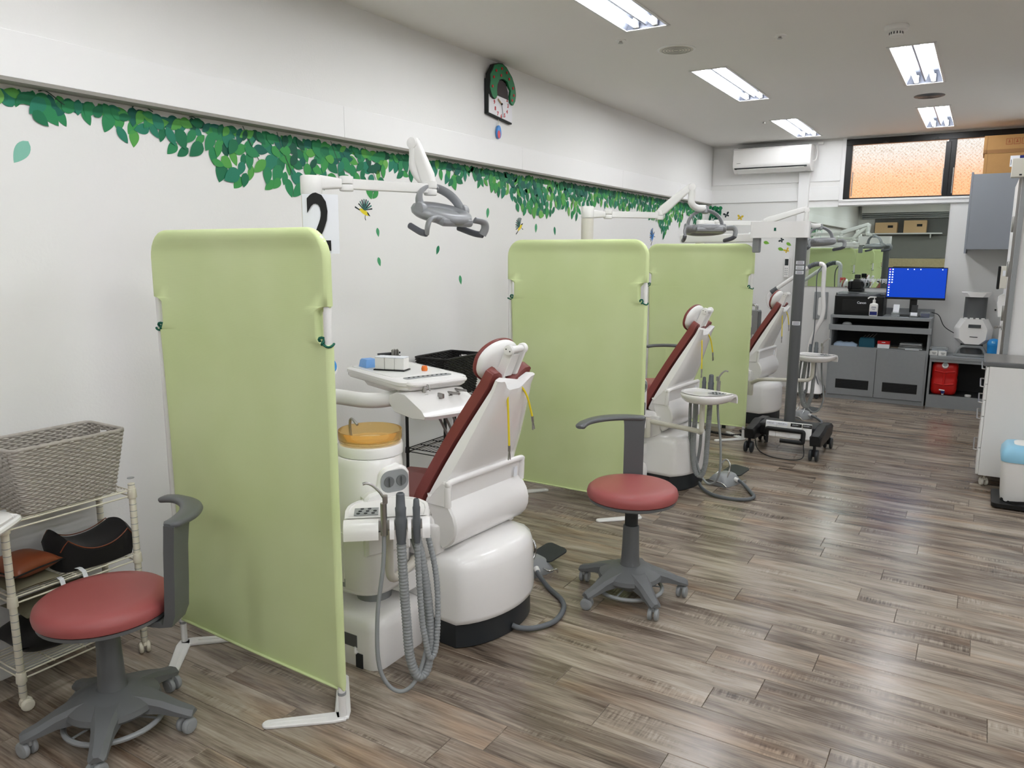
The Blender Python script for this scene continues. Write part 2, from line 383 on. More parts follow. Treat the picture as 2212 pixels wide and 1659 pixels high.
for x in (-1.325, -.452, -.36):
    MB().box((x, YB - .016, 2.32), (.012, .012, .26), .004).obj('pull_strip', M['steel'], w1)
wt = MB()
wt.box((WX0 - .02, YB - .006, (WZ0 + WZ1) / 2), (.04, .03, WZ1 - WZ0 + .04), .003); wt.box(((WX0 + WX1) / 2, YB - .012, WZ0 - .012), (WX1 - WX0 + .08, .045, .024), .004)
struct('trim_2', wt, 'paint')
# rust brown neighbour wall and lane floor outside the window
struct('wall_outside', MB().box((-.5, YB + 1.5, 1.05), (6, .12, 3.18)), 'brick')
# partition and wall at the right
struct('wall_partition', MB().box(((.195 + XR) / 2, 6.53, 1.42), (XR - .195, .10, 2.85)), 'paint')
struct('wall_right_recess', MB().box((.47, 7.97, 1.42), (.1, 2.78, 2.85)), 'wall')
struct('wall_right', MB().box((XR + .1, (YF + 6.5) / 2, 1.5), (.2, 6.7 - YF, 3.1)), 'wall')
# wall behind the photographer, seen in the mirror
wf = struct('wall_front', MB().box(((XL + XR) / 2, YF - .1, 1.5), (XR - XL + .4, .2, 3.1)), 'wall')
MB().box((-.6, YF + .12, 2.72), (4.4, .24, .28), .004).obj('beam', M['paint'], wf)
for i in range(3): MB().box((-.6, YF + .10 - i * .03, 2.55 - i * .045), (4.4, .2, .035), .006).obj('slat', M['greyl'], wf)
MB().box((-1.0, YF + .015, 2.22), (3.0, .03, .42), .003).obj('wall_panel', M['darkpanel'], wf)
MB().box((-1.0, YF + .02, 1.73), (3.0, .04, .54), .003).obj('wall_panel', M['midpanel'], wf)
MB().box((-1.0, YF + .03, 1.23), (3.0, .06, .42), .003).obj('wall_panel', M['beige'], wf)
MB().box((-1.0, YF + .03, .51), (3.0, .06, 1.0), .003).obj('wall_panel', M['darkpanel'], wf)

# ---------------------------------------------------------------- ceiling with recessed light openings
FW, FL = .245, 1.245
LROWS = [(-1.745, 4.292 - FL / 2), (-1.745, 6.05), (-1.745, 8.39), (-.5, 6.065), (-.5, 8.37), (-.5, 3.69), (-1.745, 1.31), (-.5, 1.31), (-1.745, -1.06), (-.5, -1.06), (.75, 3.69), (.75, 1.31), (.75, -1.06), (2.0, 3.69), (2.0, 1.31), (2.0, -1.06)]  # third and fourth rows are unseen lights added to brighten the room
holes = [(x - FW / 2, x + FW / 2, y - FL / 2, y + FL / 2) for x, y in LROWS]
xs = sorted({XL - .1, XR + .1} | {v for h in holes for v in h[:2]}); ys = sorted({YF - .1, YB + .1} | {v for h in holes for v in h[2:]})
cb = MB()
for x0, x1 in zip(xs, xs[1:]):
    run = None
    for y0, y1 in zip(ys, ys[1:]):
        cx, cy = (x0 + x1) / 2, (y0 + y1) / 2
        if any(h[0] < cx < h[1] and h[2] < cy < h[3] for h in holes): continue
        cb.box((cx, cy, ZC + .01), (x1 - x0, y1 - y0, .02))
struct('ceiling', cb, 'ceiling')
struct('ceiling_slab', MB().box(((XL + XR) / 2, (YF + YB) / 2, 3.02), (XR - XL + .6, YB - YF + .6, .08)), 'ceiling')
M['reflector'] = mat('darkened_reflector', (98, 102, 113), 0.4, spec=0.3)  # white reflectors coloured dark to keep them from blowing out beside the tubes
M['lampframe'] = mat('white_lamp_frame', (224, 224, 222), 0.4)
def make_fixture():
    t = thing('ceiling_light', 'x', 'ceiling light', group='recessed twin-tube ceiling lights')
    w, l, d = FW, FL, .085
    f = MB()
    for x, y, sx, sy in ((w / 2 + .004, 0, .016, l + .03), (-w / 2 - .004, 0, .016, l + .03), (0, l / 2 + .004, w + .03, .016), (0, -l / 2 - .004, w + .03, .016)): f.box((x, y, -.002), (sx, sy, .006), .0015, seg=1)
    f.obj('frame', M['lampframe'], t)
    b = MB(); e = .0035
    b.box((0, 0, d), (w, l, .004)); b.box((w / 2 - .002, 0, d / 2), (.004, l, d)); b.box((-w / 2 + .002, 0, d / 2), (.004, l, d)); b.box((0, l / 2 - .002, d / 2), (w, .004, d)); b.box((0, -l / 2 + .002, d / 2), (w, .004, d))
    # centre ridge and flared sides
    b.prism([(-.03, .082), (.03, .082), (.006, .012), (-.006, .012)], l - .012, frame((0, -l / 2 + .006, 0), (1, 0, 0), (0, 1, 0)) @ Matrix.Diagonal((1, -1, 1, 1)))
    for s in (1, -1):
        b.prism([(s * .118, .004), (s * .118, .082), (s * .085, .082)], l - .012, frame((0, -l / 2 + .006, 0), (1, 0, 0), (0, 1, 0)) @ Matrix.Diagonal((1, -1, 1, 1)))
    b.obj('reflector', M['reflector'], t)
    for s in (1, -1):
        MB().cyl((s * .056, -l / 2 + .035, .016), (s * .056, l / 2 - .035, .016), .0145, seg=12).obj('tube', M['tube'], t)
        for q in (1, -1): MB().box((s * .056, q * (l / 2 - .02), .03), (.032, .026, .056), .006).obj('socket', M['whitem'], t)
    return t
fx0 = make_fixture()
FLAB = ['recessed ceiling light cut by the top edge of the picture', 'recessed ceiling light above the second green screen, beside the round speaker grille', 'recessed ceiling light nearest the air conditioner', 'recessed ceiling light just behind the smoke detector',
        'recessed ceiling light nearest the black window', 'recessed ceiling light overhead beyond the top edge in the right row', 'recessed ceiling light overhead by the first chair, beyond the top edge', 'recessed ceiling light directly above the photographer in the right row', 'recessed ceiling light behind the photographer in the left row', 'recessed ceiling light behind the photographer in the middle row', 'added ceiling light out of view in the third row, front', 'added ceiling light out of view in the third row, middle', 'added ceiling light out of view in the third row, rear', 'added ceiling light out of view in the fourth row, front', 'added ceiling light out of view in the fourth row, middle', 'added ceiling light out of view in the fourth row, rear']
for i, (x, y) in enumerate(LROWS):
    o = fx0 if i == 0 else dup(fx0)
    o.location = (x, y, ZC); o['label'] = FLAB[i]

# ---------------------------------------------------------------- floor planks, each a piece of its own
PW, PL_ = .1502, .9355
known = {0: -.783, 1: -.417, 2: -.632, 3: -.0873, 5: -.191, -1: -.557, -2: -.705}
rnd = random.Random(5)
pl = []
k0 = int(math.floor((YF - 2.737) / PW)); k1 = int(math.ceil((YB - 2.737) / PW))
for k in range(k0, k1):
    y0 = max(2.737 + k * PW, YF); y1 = min(2.737 + (k + 1) * PW, YB)
    if y1 - y0 < .01: continue
    j = known.get(k, rnd.uniform(-.9, 0)); n = math.floor((XL - j) / PL_)
    x = j + n * PL_
    while x < XR:
        a, b = max(x, XL), min(x + PL_, XR)
        if b - a > .01: pl.append((a, b, y0, y1))
        x += PL_
minv = cam.matrix_world.inverted()
def px(p):
    v = minv @ Vector(p)
    if v.z > -.05: return None
    return (1106 - 1646.6 * v.x / v.z, 829.5 + 1646.6 * v.y / v.z)
def score(q):
    a, b, y0, y1 = q; pts = [px((x, y, 0)) for x in (a, b) for y in (y0, y1)]
    if any(p is None for p in pts): return 0
    c = [(min(max(p[0], 0), 2212), min(max(p[1], 0), 1659)) for p in pts]
    return (max(p[0] for p in c) - min(p[0] for p in c)) * (max(p[1] for p in c) - min(p[1] for p in c))
pl.sort(key=score, reverse=True)
pcache = {}
def plank_mesh(w, l):
    key = (round(w, 4), round(l, 4))
    if key not in pcache:
        g = .0007; b = .0012; hw, hl = w / 2 - g, l / 2 - g
        m = MB(); m.loft([[(-hw, -hl, -.004), (hw, -hl, -.004), (hw, hl, -.004), (-hw, hl, -.004)], [(-hw, -hl, -b), (hw, -hl, -b), (hw, hl, -b), (-hw, hl, -b)], [(-hw + b, -hl + b, 0), (hw - b, -hl + b, 0), (hw - b, hl - b, 0), (-hw + b, hl - b, 0)]], cap0=False)
        pcache[key] = m.mesh('plank', M['plank'], 20)
    return pcache[key]
for a, b, y0, y1 in pl[:300]:
    link('plank', plank_mesh(b - a, y1 - y0), floor, ((a + b) / 2, (y0 + y1) / 2, 0))
st = MB()
for a, b, y0, y1 in pl[300:]:
    g = .0007; c = .0012; a += g; b -= g; y0 += g; y1 -= g
    st.loft([[(a, y0, -.004), (b, y0, -.004), (b, y1, -.004), (a, y1, -.004)], [(a, y0, -c), (b, y0, -c), (b, y1, -c), (a, y1, -c)], [(a + c, y0 + c, 0), (b - c, y0 + c, 0), (b - c, y1 - c, 0), (a + c, y1 - c, 0)]], cap0=False)
st.obj('planks', M['plank'], floor, 20, kind='stuff')
# ================================================================ stools
def caster(parent, x, y, ang, r=.026, mtl='greyl', top=.075, w=.020):
    """twin-wheel swivel caster"""
    c = MB(Matrix.Translation((x, y, 0)) @ Matrix.Rotation(ang, 4, 'Z'))
    c.cyl((0, 0, r * 1.6), (0, 0, top), .008, seg=8)
    c.box((0, 0, r * 1.75), (r * 1.2, w * .9, r * .7), .006)
    o = c.obj('caster', M[mtl], parent)
    for s in (1, -1):
        k = MB(Matrix.Translation((x, y, 0)) @ Matrix.Rotation(ang, 4, 'Z'))
        k.cyl((-.008, s * w * .28, r), (-.008, s * (w * .28 + w), r), r, seg=16, bev=.006)
        k.cyl((-.008, s * (w * .28 + w), r), (-.008, s * (w * .28 + w + .001), r), r * .62, seg=14)
        k.obj('wheel', M[mtl], o)
    return o
def make_stool(label, loc, ang0, seat_top, base_ang, arm_ang):
    t = thing('dental_stool', label, 'stool', (loc[0], loc[1], 0), 0, 'red round-seat stools with curved arm rest')
    b = MB()
    b.lathe([(.001, .085), (.10, .082), (.135, .088), (.145, .10), (.14, .118), (.115, .134), (.075, .150), (.05, .156), (.001, .158)], seg=40)
    for k in range(5):
        a = R(base_ang + 72 * k); ca, sa = math.cos(a), math.sin(a)
        secs = []
        for r_, w, z0, z1 in ((.06, .105, .085, .150), (.12, .085, .082, .135), (.17, .066, .078, .118), (.22, .056, .066, .096), (.258, .052, .060, .084), (.268, .040, .062, .078)):
            q = [(-w / 2, z0), (w / 2, z0), (w / 2, z1 - .014), (w / 2 - .014, z1), (-w / 2 + .014, z1), (-w / 2, z1 - .014)]
            secs.append([(ca * r_ - sa * p[0], sa * r_ + ca * p[0], p[1]) for p in q])
        b.loft(secs)
    b.obj('star_base', M['grey'], t, 30)
    for k in range(5):
        a = R(base_ang + 72 * k)
        caster(t, .246 * math.cos(a), .246 * math.sin(a), a + 1.1 + k * .35, .027, 'greyl', .078, .018)
    ring = MB(); ring.tube([(.15 * math.cos(2 * PI * i / 40), .15 * math.sin(2 * PI * i / 40), .045) for i in range(40)], .009, 8, closed=True)
    for k in range(3):
        a = 2 * PI * k / 3 + .5; ring.tube([(0, 0, .058), (.148 * math.cos(a), .148 * math.sin(a), .045)], .004, 6)
    ring.cyl((0, 0, .03), (0, 0, .09), .028, seg=14).obj('foot_ring', M['greyl'], t)
    zs = seat_top - .085
    c = MB(); c.lathe([(.001, .15), (.046, .15), (.047, .158), (.043, .165), (.041, .2), (.036, .34), (.033, .345), (.001, .345)], seg=24)
    c.obj('column_cover', M['greyd'], t)
    MB().cyl((0, 0, .30), (0, 0, zs + .01), .030, seg=20).cyl((0, 0, zs - .035), (0, 0, zs - .005), .036, seg=20, bev=.004).obj('column', M['charcoal'], t)
    MB().lathe([(.001, zs - .012), (.09, zs - .012), (.17, zs), (.197, zs + .012), (.199, zs + .024), (.001, zs + .026)], seg=44).obj('seat_pan', M['grey'], t)
    MB().lathe([(.001, zs + .02), (.190, zs + .02), (.2035, zs + .03), (.2065, zs + .046), (.201, zs + .064), (.185, zs + .077), (.15, zs + .083), (.08, zs + .085), (.001, zs + .085)], seg=56).obj('seat', M['red'], t)
    # arm rest post and curved bar
    a = R(arm_ang); rx = Vector((math.cos(a), math.sin(a), 0)); ty = Vector((-math.sin(a), math.cos(a), 0)); za = seat_top + .245
    p = MB(frame((0, 0, 0), rx, (0, 0, 1)))
    secs = []
    for x, z, th, w in ((.12, zs - .008, .014, .07), (.20, zs - .012, .020, .085), (.228, zs - .006, .03, .09), (.240, zs + .03, .034, .094), (.246, zs + .12, .034, .094), (.252, za - .09, .034, .094), (.258, za - .03, .034, .098), (.262, za, .034, .106)):
        if z < zs + .02 and x < .225: q = [(x, -w / 2, z), (x, w / 2, z), (x, w / 2, z + th), (x, -w / 2, z + th)]
        else: q = [(x + th / 2, -w / 2, z), (x + th / 2, w / 2, z), (x - th / 2, w / 2, z + .004), (x - th / 2, -w / 2, z + .004)]
        secs.append(q)
    p.loft(secs); p.obj('arm_post', M['greyd'], t, 35)
    m = MB(); secs = []
    N = 26
    for i in range(N + 1):
        u = i / N; th = a + R(-11 + 84 * u); rad = .262 + .016 * math.sin(PI * u); w = .034 + .016 * math.sin(PI * min(1, u * 1.3)); h = .012
        if i == 0 or i == N: w *= .55; h *= .55
        z = za + .004 - .012 * u * u - (0.0 if u < .85 else .03 * (u - .85))
        er = Vector((math.cos(th), math.sin(th), 0)); c0 = er * rad + Vector((0, 0, z))
        secs.append([c0 + er * (w / 1.35 * math.copysign(abs(math.cos(q)) ** .7, math.cos(q))) + Vector((0, 0, h * math.copysign(abs(math.sin(q)) ** .7, math.sin(q)))) for q in [2 * PI * k / 12 for k in range(12)]])
    m.loft(secs); m.obj('arm_rest', M['greyd'], t, 50)
    return t
make_stool('red round stool beside the wire shelf in the lower left corner', (-2.33, 1.285), 0, .487, 30, 28)
make_stool('red round stool standing in the aisle behind the second green screen', (-1.27, 3.13), 0, .540, 30, 112)
make_stool('red round stool half hidden behind the second patient chair', (-2.06, 5.52), 0, .60, 10, 60)

# ================================================================ green privacy screens
def make_screen():
    t = thing('privacy_screen', 'x', 'screen', (0, 0, 0), 0, 'pale green privacy screens between the chairs')
    H, hw, rt = 1.632, .452, .0125
    path = fillet([(-hw, 0, .0), (-hw, 0, H), (hw, 0, H), (hw, 0, .0)], .085, 8)
    MB().tube([p + Vector((0, 0, .012 if i in (0, len(path) - 1) else 0)) for i, p in enumerate(path)], rt, 12, up=(0, 1, 0)).obj('frame', M['whitem'], t)
    for s in (1, -1):
        MB().cyl((s * hw, 0, .09), (s * hw, 0, .10), rt + .002, seg=12).obj('collar', M['greyl'], t)
        for q in (1, -1):
            d = Vector((-s * .19, q * .185, 0)); L = d.length; T = frame((s * hw, 0, 0), d, (0, 0, 1))
            f = MB(T); out = [(-.012, -.020), (.03, -.027), (L - .03, -.021)] + [(L - .022 + .022 * math.cos(R(v)), .021 * math.sin(R(v))) for v in range(-75, 76, 25)] + [(L - .03, .021), (.03, .027), (-.012, .020)]
            f.prism(out, .012, bev=.003); f.box((L * .55, 0, .012), (L * .7, .007, .005), .002); f.obj('foot', M['whitem'], t)
    # knitted cover: flattened sleeve wrapped round the frame, with a notch at each side
    TH = .0165
    def half(z, s):
        top = H + .0165; r = .10; w = hw + TH
        if z > top - r: w = hw + TH - r + math.sqrt(max(0, r * r - (z - (top - r)) ** 2))
        elif 1.285 < z < 1.405: u = (z - 1.285) / .12; w = hw + TH - .046 * min(1, 1.6 * max(0, math.sin(PI * u)) ** .5)
        elif z <= 1.285:
            u = (1.285 - z) / 1.165
            w = hw + TH - .001 if s > 0 else hw - .008 - .016 * max(0, math.sin(PI * u)) ** .8 + .014 * max(0, u - .9) * 10 * .1
        return w
    zs = [.108, .111, .118, .13, .16] + [.2 + .1 * i for i in range(11)] + [1.25, 1.27, 1.284, 1.2852, 1.288, 1.295, 1.31, 1.33, 1.355, 1.375, 1.39, 1.40, 1.4035, 1.4048, 1.406, 1.45, 1.5, 1.54] + [1.5485 + .1 * math.sin(R(a)) for a in (0, 12, 25, 38, 50, 62, 72, 80, 85, 88.5)]
    zs = sorted(set(zs)); secs = []
    for z in zs:
        th = TH
        if z < .13: th = TH * (.35 + .65 * (z - .108) / .022)
        dt = (H + .0165) - z
        if dt < TH: th = math.sqrt(max(1e-6, TH * TH - (TH - dt) ** 2))
        body = th if dt < 2 * TH else max(.0055, th - (dt - 2 * TH) * .35)      # thin sheet away from the rail
        wl, wr_ = -half(z, -1), half(z, 1)
        rgt = [(wr_ - th + th * math.cos(R(v)), th * math.sin(R(v))) for v in range(-90, 91, 18)]
        lft = [(wl + th - th * math.cos(R(v)), th * math.sin(R(v))) for v in range(-90, 91, 18)]
        x0, x1 = wl + th, wr_ - th; n = 22
        def prof(u):
            e = min(u, 1 - u) * (x1 - x0); k = max(0, 1 - e / .045); return body + (th - body) * k * k * (3 - 2 * k)
        mid = [(x0 + (x1 - x0) * i / n, i / n) for i in range(1, n)]
        wav = lambda u: .004 * math.sin(3.1 * u * 2 + 4 * z) * math.sin(PI * min(1, z / 1.6)) * math.sin(PI * u)
        row = [(x, -prof(u) + wav(u), z) for x, u in mid] + [(x, y, z) for x, y in rgt] + [(x, prof(u) + wav(u), z) for x, u in reversed(mid)] + [(x, y, z) for x, y in reversed(lft)]
        secs.append(row)
    cv = MB().loft(secs).obj('cover', M['fabric'], t, 70)
    MB().tube([(-.445, -.008, .113), (0, -.011, .112), (.445, -.008, .113)], .005, 6).obj('hem', M['fabric'], cv)
    for s in (1, -1):
        # rolled edge of the notch and the tied cord
        e = [(s * (half(z, s) - .004), 0, z) for z in (1.284, 1.29, 1.31, 1.345, 1.38, 1.40, 1.406)]
        MB().tube(spl(e, 4), .0055, 6).obj('hem', M['fabric'], cv)
        k = MB(); k.tube([(s * hw + .0165 * math.cos(2 * PI * i / 16), .0165 * math.sin(2 * PI * i / 16), 1.284 + .004 * math.sin(4 * PI * i / 16)) for i in range(16)], .004, 6, closed=True)
        k.tube([(s * (hw - .018) + .009 * math.cos(2 * PI * i / 12), -.012 + .005 * math.sin(4 * PI * i / 12), 1.297 + .011 * math.sin(2 * PI * i / 12)) for i in range(12)], .0045, 6, closed=True)
        k.obj('tie_cord', M['tie'], t)
    return t
s0 = make_screen()
s0.location = (-2.18, 1.743, 0); s0.rotation_euler = (0, 0, R(-2.2)); s0['label'] = 'nearest pale green privacy screen, standing in front of the number sign'
dup(s0, (-2.085, 4.127, 0), 0, 'pale green privacy screen in the middle, behind the aisle stool')
dup(s0, (-2.075, 6.44, 0), 0, 'farthest pale green privacy screen, beside the wheeled microscope stand')
# ================================================================ dental stations
SX, SY = -1.9, 2.58
def Lw(x, y, z): return Vector((x - SX, y - SY, z))
def ribbed(pts, r, pitch=.011, depth=.0016, seg=12):
    """corrugated hose along a dense polyline"""
    P = [Vector(p) for p in pts]; out = []; rad = []; acc = 0.0
    # resample
    seglen = [(b - a).length for a, b in zip(P, P[1:])]; L = sum(seglen); n = int(L / (pitch / 4)); i = 0; s0 = 0.0
    for k in range(n + 1):
        s = L * k / n
        while i < len(seglen) - 1 and s > s0 + seglen[i]: s0 += seglen[i]; i += 1
        out.append(P[i].lerp(P[i + 1], (s - s0) / max(seglen[i], 1e-9))); rad.append(r - depth * (.5 - .5 * math.cos(PI / 2 * k)))
    return out, rad

def make_chair():
    t = thing('dental_chair', 'x', 'dental chair', (SX, SY, 0), 0, 'white and maroon patient chairs')
    # base: outline with flat sides and a bulged head end
    def outline(d, dz=0):
        pts = []
        hw, x0, x1 = .255 + d, -.52 - d, .275 + d
        for i in range(15):
            v = -1 + 2 * i / 14; pts.append((x1 + .075 * (1 - v * v) - .02 * abs(v) ** 6, v * hw))
        for i in range(9):
            v = 1 - 2 * i / 8; pts.append((x0 - .05 * (1 - v * v), v * hw))
        return pts
    MB().loft([[(x, y, z) for x, y in outline(d)] for d, z in ((-.006, 0), (0, .006), (-.002, .112))]).obj('plinth', M['charcoal'], t)
    secs = [[(x, y, z) for x, y in outline(d)] for d, z in ((.004, .106), (.010, .110), (.012, .13), (.010, .25), (.007, .325), (-.001, .355), (-.018, .378), (-.05, .395), (-.11, .405))]
    MB().loft(secs).obj('base_cover', M['white'], t, 60)
    MB().loft([[(x, y, z) for x, y in sup(a, b, 4, 28, cx)] for a, b, cx, z in ((.26, .20, -.08, .40), (.25, .19, -.08, .44), (.27, .21, -.08, .47))]).obj('lift_column', M['charcoal'], t)
    MB().box((.07, -.262, .045), (.09, .004, .018), .001).obj('rating_plate', M['greyd'], t)
    # seat
    MB().loft([[(x, y, z) for x, y in sup(.34, hw, 5, 32, -.16)] for hw, z in ((.20, .36), (.245, .375), (.258, .41), (.258, .475), (.245, .495))]).obj('seat_frame', M['white'], t, 50)
    for s in (-1, 1):
        a = MB(); a.loft([[(x, y, z) for x, y in rr(lx, .07, .03, 5, cx, s * .235)] for lx, cx, z in ((.15, .06, .36), (.24, .05, .385), (.25, .05, .47), (.235, .055, .497), (.20, .06, .503))]); a.obj('side_cover', M['white'], t, 50)
        a = MB(); a.loft([[(x, y, z) for x, y in rr(lx, ly, .025, 5, cx, s * .232)] for lx, ly, cx, z in ((.14, .06, .08, .50), (.13, .055, .08, .522), (.10, .045, .085, .532))]); a.obj('hinge_cap', M['white'], t, 50)
    secs = []
    for x, hw, z, th in ((.06, .19, .545, .07), (.03, .225, .55, .075), (-.15, .225, .545, .075), (-.32, .22, .548, .075), (-.42, .215, .54, .07), (-.6, .20, .46, .06), (-.78, .18, .385, .055), (-.9, .16, .345, .05), (-.93, .12, .337, .03)):
        secs.append([(x, y * hw, z - th + th * w) for y, w in ((-1, .15), (-1, .8), (-.93, 1.0), (-.5, .97), (0, .94), (.5, .97), (.93, 1.0), (1, .8), (1, .15), (.9, 0), (-.9, 0))])
    MB().loft(secs).obj('seat_cushion', M['redd'], t, 60)
    MB().loft([[(-.42, -.19, .455), (-.42, .19, .455), (-.42, .19, .475), (-.42, -.19, .475)], [(-.90, -.14, .27), (-.90, .14, .27), (-.90, .14, .29), (-.90, -.14, .29)]]).obj('leg_rest_plate', M['whitem'], t)
    # backrest: white shell and maroon cushion, tapering to the neck
    bx, bz, tx, tz = .055, .545, .325, 1.075
    d = Vector((tx - bx, 0, tz - bz)); Lb = d.length; d.normalize(); nrm = Vector((d.z, 0, -d.x))      # nrm points to the rear (+x)
    B0 = Vector((bx, 0, bz))
    def hwid(u): return .248 - .0 * u if u < .12 else .248 - .128 * ((u - .12) / .88) ** 1.05
    def arch(u): return .008 * math.sin(PI * min(1, u * 1.05)) ** 1.0 if u < .95 else .0
    def bsec(u, inn, out, shrink, n=14):
        w = hwid(u) - shrink; c = B0 + d * (u * Lb) - nrm * (arch(u) if u < .95 else 0)
        pts = []
        for i in range(n + 1):
            v = -1 + 2 * i / n; pts.append(c + Vector((0, v * w, 0)) + nrm * (out * (1 - .22 * abs(v) ** 8) + .0))
        for i in range(n + 1):
            v = 1 - 2 * i / n; pts.append(c + Vector((0, v * w, 0)) + nrm * (inn + .02 * v * v))
        return pts
    def notch(sec, u):   # neck notch at the top edge
        return sec
    us = [0, .01, .04, .12, .25, .4, .55, .7, .82, .92, .97]
    sh = []
    for u in us:
        k = .03 if u == 0 else (.012 if u == .01 else 0)
        sh.append(bsec(u, .0, .082 - (.03 if u in (0,) else 0) - .040 * max(0, (u - .45) / .55) ** 1.5, k))
    # two ears beside the neck
    top = bsec(.97, .0, .042, 0); n = 15
    tp = []
    for p in top:
        v = abs(p.y) / hwid(.97); tp.append(p + d * (.045 * min(1, max(0, (v - .35) / .35)) - .012 * max(0, 1 - v / .35)))
    sh.append(tp); MB().loft(sh).obj('back_shell', M['white'], t, 50)
    cu = []
    for u in [-.02, .0, .04, .12, .25, .4, .55, .7, .82, .92, .97]:
        k = .035 if u == -.02 else (.01 if u == 0 else -.006)
        cu.append(bsec(max(u, -.02), -.058, .006, k))
    top = bsec(.975, -.055, .004, -.004); tp = []
    for p in top:
        v = abs(p.y) / hwid(.97); tp.append(p + d * (.055 * min(1, max(0, (v - .3) / .35)) - .004))
    cu.append(tp)
    top2 = [p - nrm * .0 + d * .008 for p in tp]; cu.append([Vector((p.x * .9 + (B0 + d * Lb).x * .1, p.y * .93, p.z)) for p in top2])
    MB().loft(cu).obj('back_cushion', M['redd'], t, 60)
    # hinge drum and handle bar behind the backrest
    h = MB(); prof = [(.10, .62), (.19, .62), (.207, .60), (.228, .578), (.246, .55), (.256, .515), (.254, .48), (.240, .447), (.215, .42), (.185, .402), (.168, .415), (.15, .47), (.12, .54)]
    h.prism([(p[0], p[1]) for p in prof], .50, frame((0, .25, 0), (1, 0, 0), (0, -1, 0)), bev=.008); h.obj('hinge_drum', M['white'], t, 40)
    h = MB(); q = [(.10, .58), (.205, .58), (.207, .62), (.214, .67), (.212, .684), (.19, .684), (.13, .62)]
    h.prism(q, .51, frame((0, .255, 0), (1, 0, 0), (0, -1, 0)), bev=.006); h.obj('back_plate', M['white'], t, 40)
    MB().tube(spl([(.212, -.245, .585), (.214, -.246, .64), (.215, -.243, .668), (.216, -.225, .682), (.217, 0, .684), (.216, .225, .682), (.215, .243, .668), (.214, .246, .64), (.212, .245, .585)], 5), .0135, 10).obj('handle_bar', M['white'], t, 60)
    MB().box((.219, .195, .63), (.004, .022, .045), .001, rot=(0, R(4), 0)).obj('sticker', M['paper'], t)
    # head rest
    hd = thing('head_rest', None, None); hd.parent = t
    T = frame((.272, 0, 1.147), (0, 1, 0), (-.975, 0, .22))          # local z faces the patient
    def hsec(k, z, bow): return [(.132 * k * math.cos(a), (.092 * k * math.sin(a) if math.sin(a) > 0 else .090 * k * math.sin(a)) + (.012 * math.cos(a) ** 4 * k if math.sin(a) > 0 else 0), z + bow * (math.cos(a) ** 2) * k) for a in [2 * PI * i / 36 for i in range(36)]]
    bpy.data.objects.remove(hd)
    c = MB(T); c.loft([hsec(k, z, .012) for k, z in ((.95, -.006), (1.0, -.005), (1.02, .001), (1.0, .008), (.8, .006), (.4, -.004))]); hr = c.obj('head_cushion', M['redd'], t, 60)
    c = MB(T); c.loft([hsec(k, z, .012) for k, z in ((.965, -.004), (.955, -.016), (.90, -.026), (.7, -.034), (.35, -.04))]); c.obj('head_shell', M['whitem'], t, 60)
    for s in (-1, 1):
        y = s * .034
        p0 = Vector((.302, y, 1.068)); p1 = Vector((.362, y, 1.198)); e = (p1 - p0); Le = e.length
        T2 = frame(p0, e, (0, s, 0)); a = MB(T2); a.prism([(x, w) for x, w in [(.0 + .021 * math.cos(R(v)), .021 * math.sin(R(v))) for v in range(90, 271, 20)] + [(Le + .021 * math.cos(R(v)), .021 * math.sin(R(v))) for v in range(-90, 91, 20)]], .012, bev=.003)
        ln = a.obj('link_arm', M['whitem'], t)
        for pt in (p0, p1):
            k = MB(); k.cyl((pt.x, y + s * .012, pt.z), (pt.x, y + s * .020, pt.z), .021, seg=20, bev=.003); kk = k.obj('pivot_cap', M['white'], ln)
            for w in (-1, 1): MB().cyl((pt.x + w * .009, y + s * .0198, pt.z - w * .004), (pt.x + w * .009, y + s * .0206, pt.z - w * .004), .003, seg=8).obj('screw', M['charcoal'], ln)
    b = MB(); b.cyl((.302, -.036, 1.068), (.302, .036, 1.068), .012, seg=14); b.cyl((.362, -.036, 1.198), (.362, .036, 1.198), .014, seg=14); b.box((.335, 0, 1.135), (.018, .05, .10), .004, rot=(0, R(24.8), 0)); b.obj('link_block', M['whitem'], t)
    MB().box((.312, 0, 1.035), (.012, .05, .085), .003, rot=(0, R(24), 0)).obj('neck_plate', M['grey'], t)
    return t
ch0 = make_chair(); ch0.rotation_euler = (0, 0, R(-5))
ch0['label'] = 'white patient chair with maroon cushions right behind the nearest green screen'
dup(ch0, (-1.885, 4.99, 0), R(-5), 'white patient chair with maroon cushions between the second and third green screens')
dup(ch0, (-1.885, 7.36, 0), R(-5), 'white patient chair with maroon cushions behind the wheeled microscope stand')

# yellow bib cords hung round each neck
def make_cord():
    t = thing('bib_cord', 'x', 'bib clip', (0, 0, 0), 0, 'yellow bib cords')
    MB().tube(spl([(.352, -.03, .80), (.349, -.032, .92), (.345, -.032, 1.0), (.338, -.026, 1.045), (.320, -.018, 1.058), (.302, 0, 1.062), (.322, .022, 1.058), (.350, .045, 1.045), (.362, .075, 1.0), (.368, .098, .93), (.37, .105, .90)], 6), .0042, 8).obj('cord', M['yellow'], t)
    for x, y, z, a in ((.352, -.03, .80, 0), (.37, .105, .90, .18)):
        k = MB(Matrix.Translation((x, y, z)) @ Matrix.Rotation(a, 4, 'X')); k.cyl((0, 0, .012), (0, 0, -.012), .0055, seg=8); k.box((0, .0035, -.028), (.006, .003, .038), .001, rot=(R(8), 0, 0)); k.box((0, -.0035, -.028), (.006, .003, .038), .001, rot=(R(-8), 0, 0)); k.obj('clip', M['steel'], t)
    return t
k0 = make_cord(); k0.location = (SX, SY, 0); k0.rotation_euler = (0, 0, R(-5)); k0['label'] = 'yellow bib cord hanging from the neck of the nearest patient chair'
dup(k0, (-1.885, 4.99, 0), R(-5), 'yellow bib cord hanging from the neck of the middle patient chair')
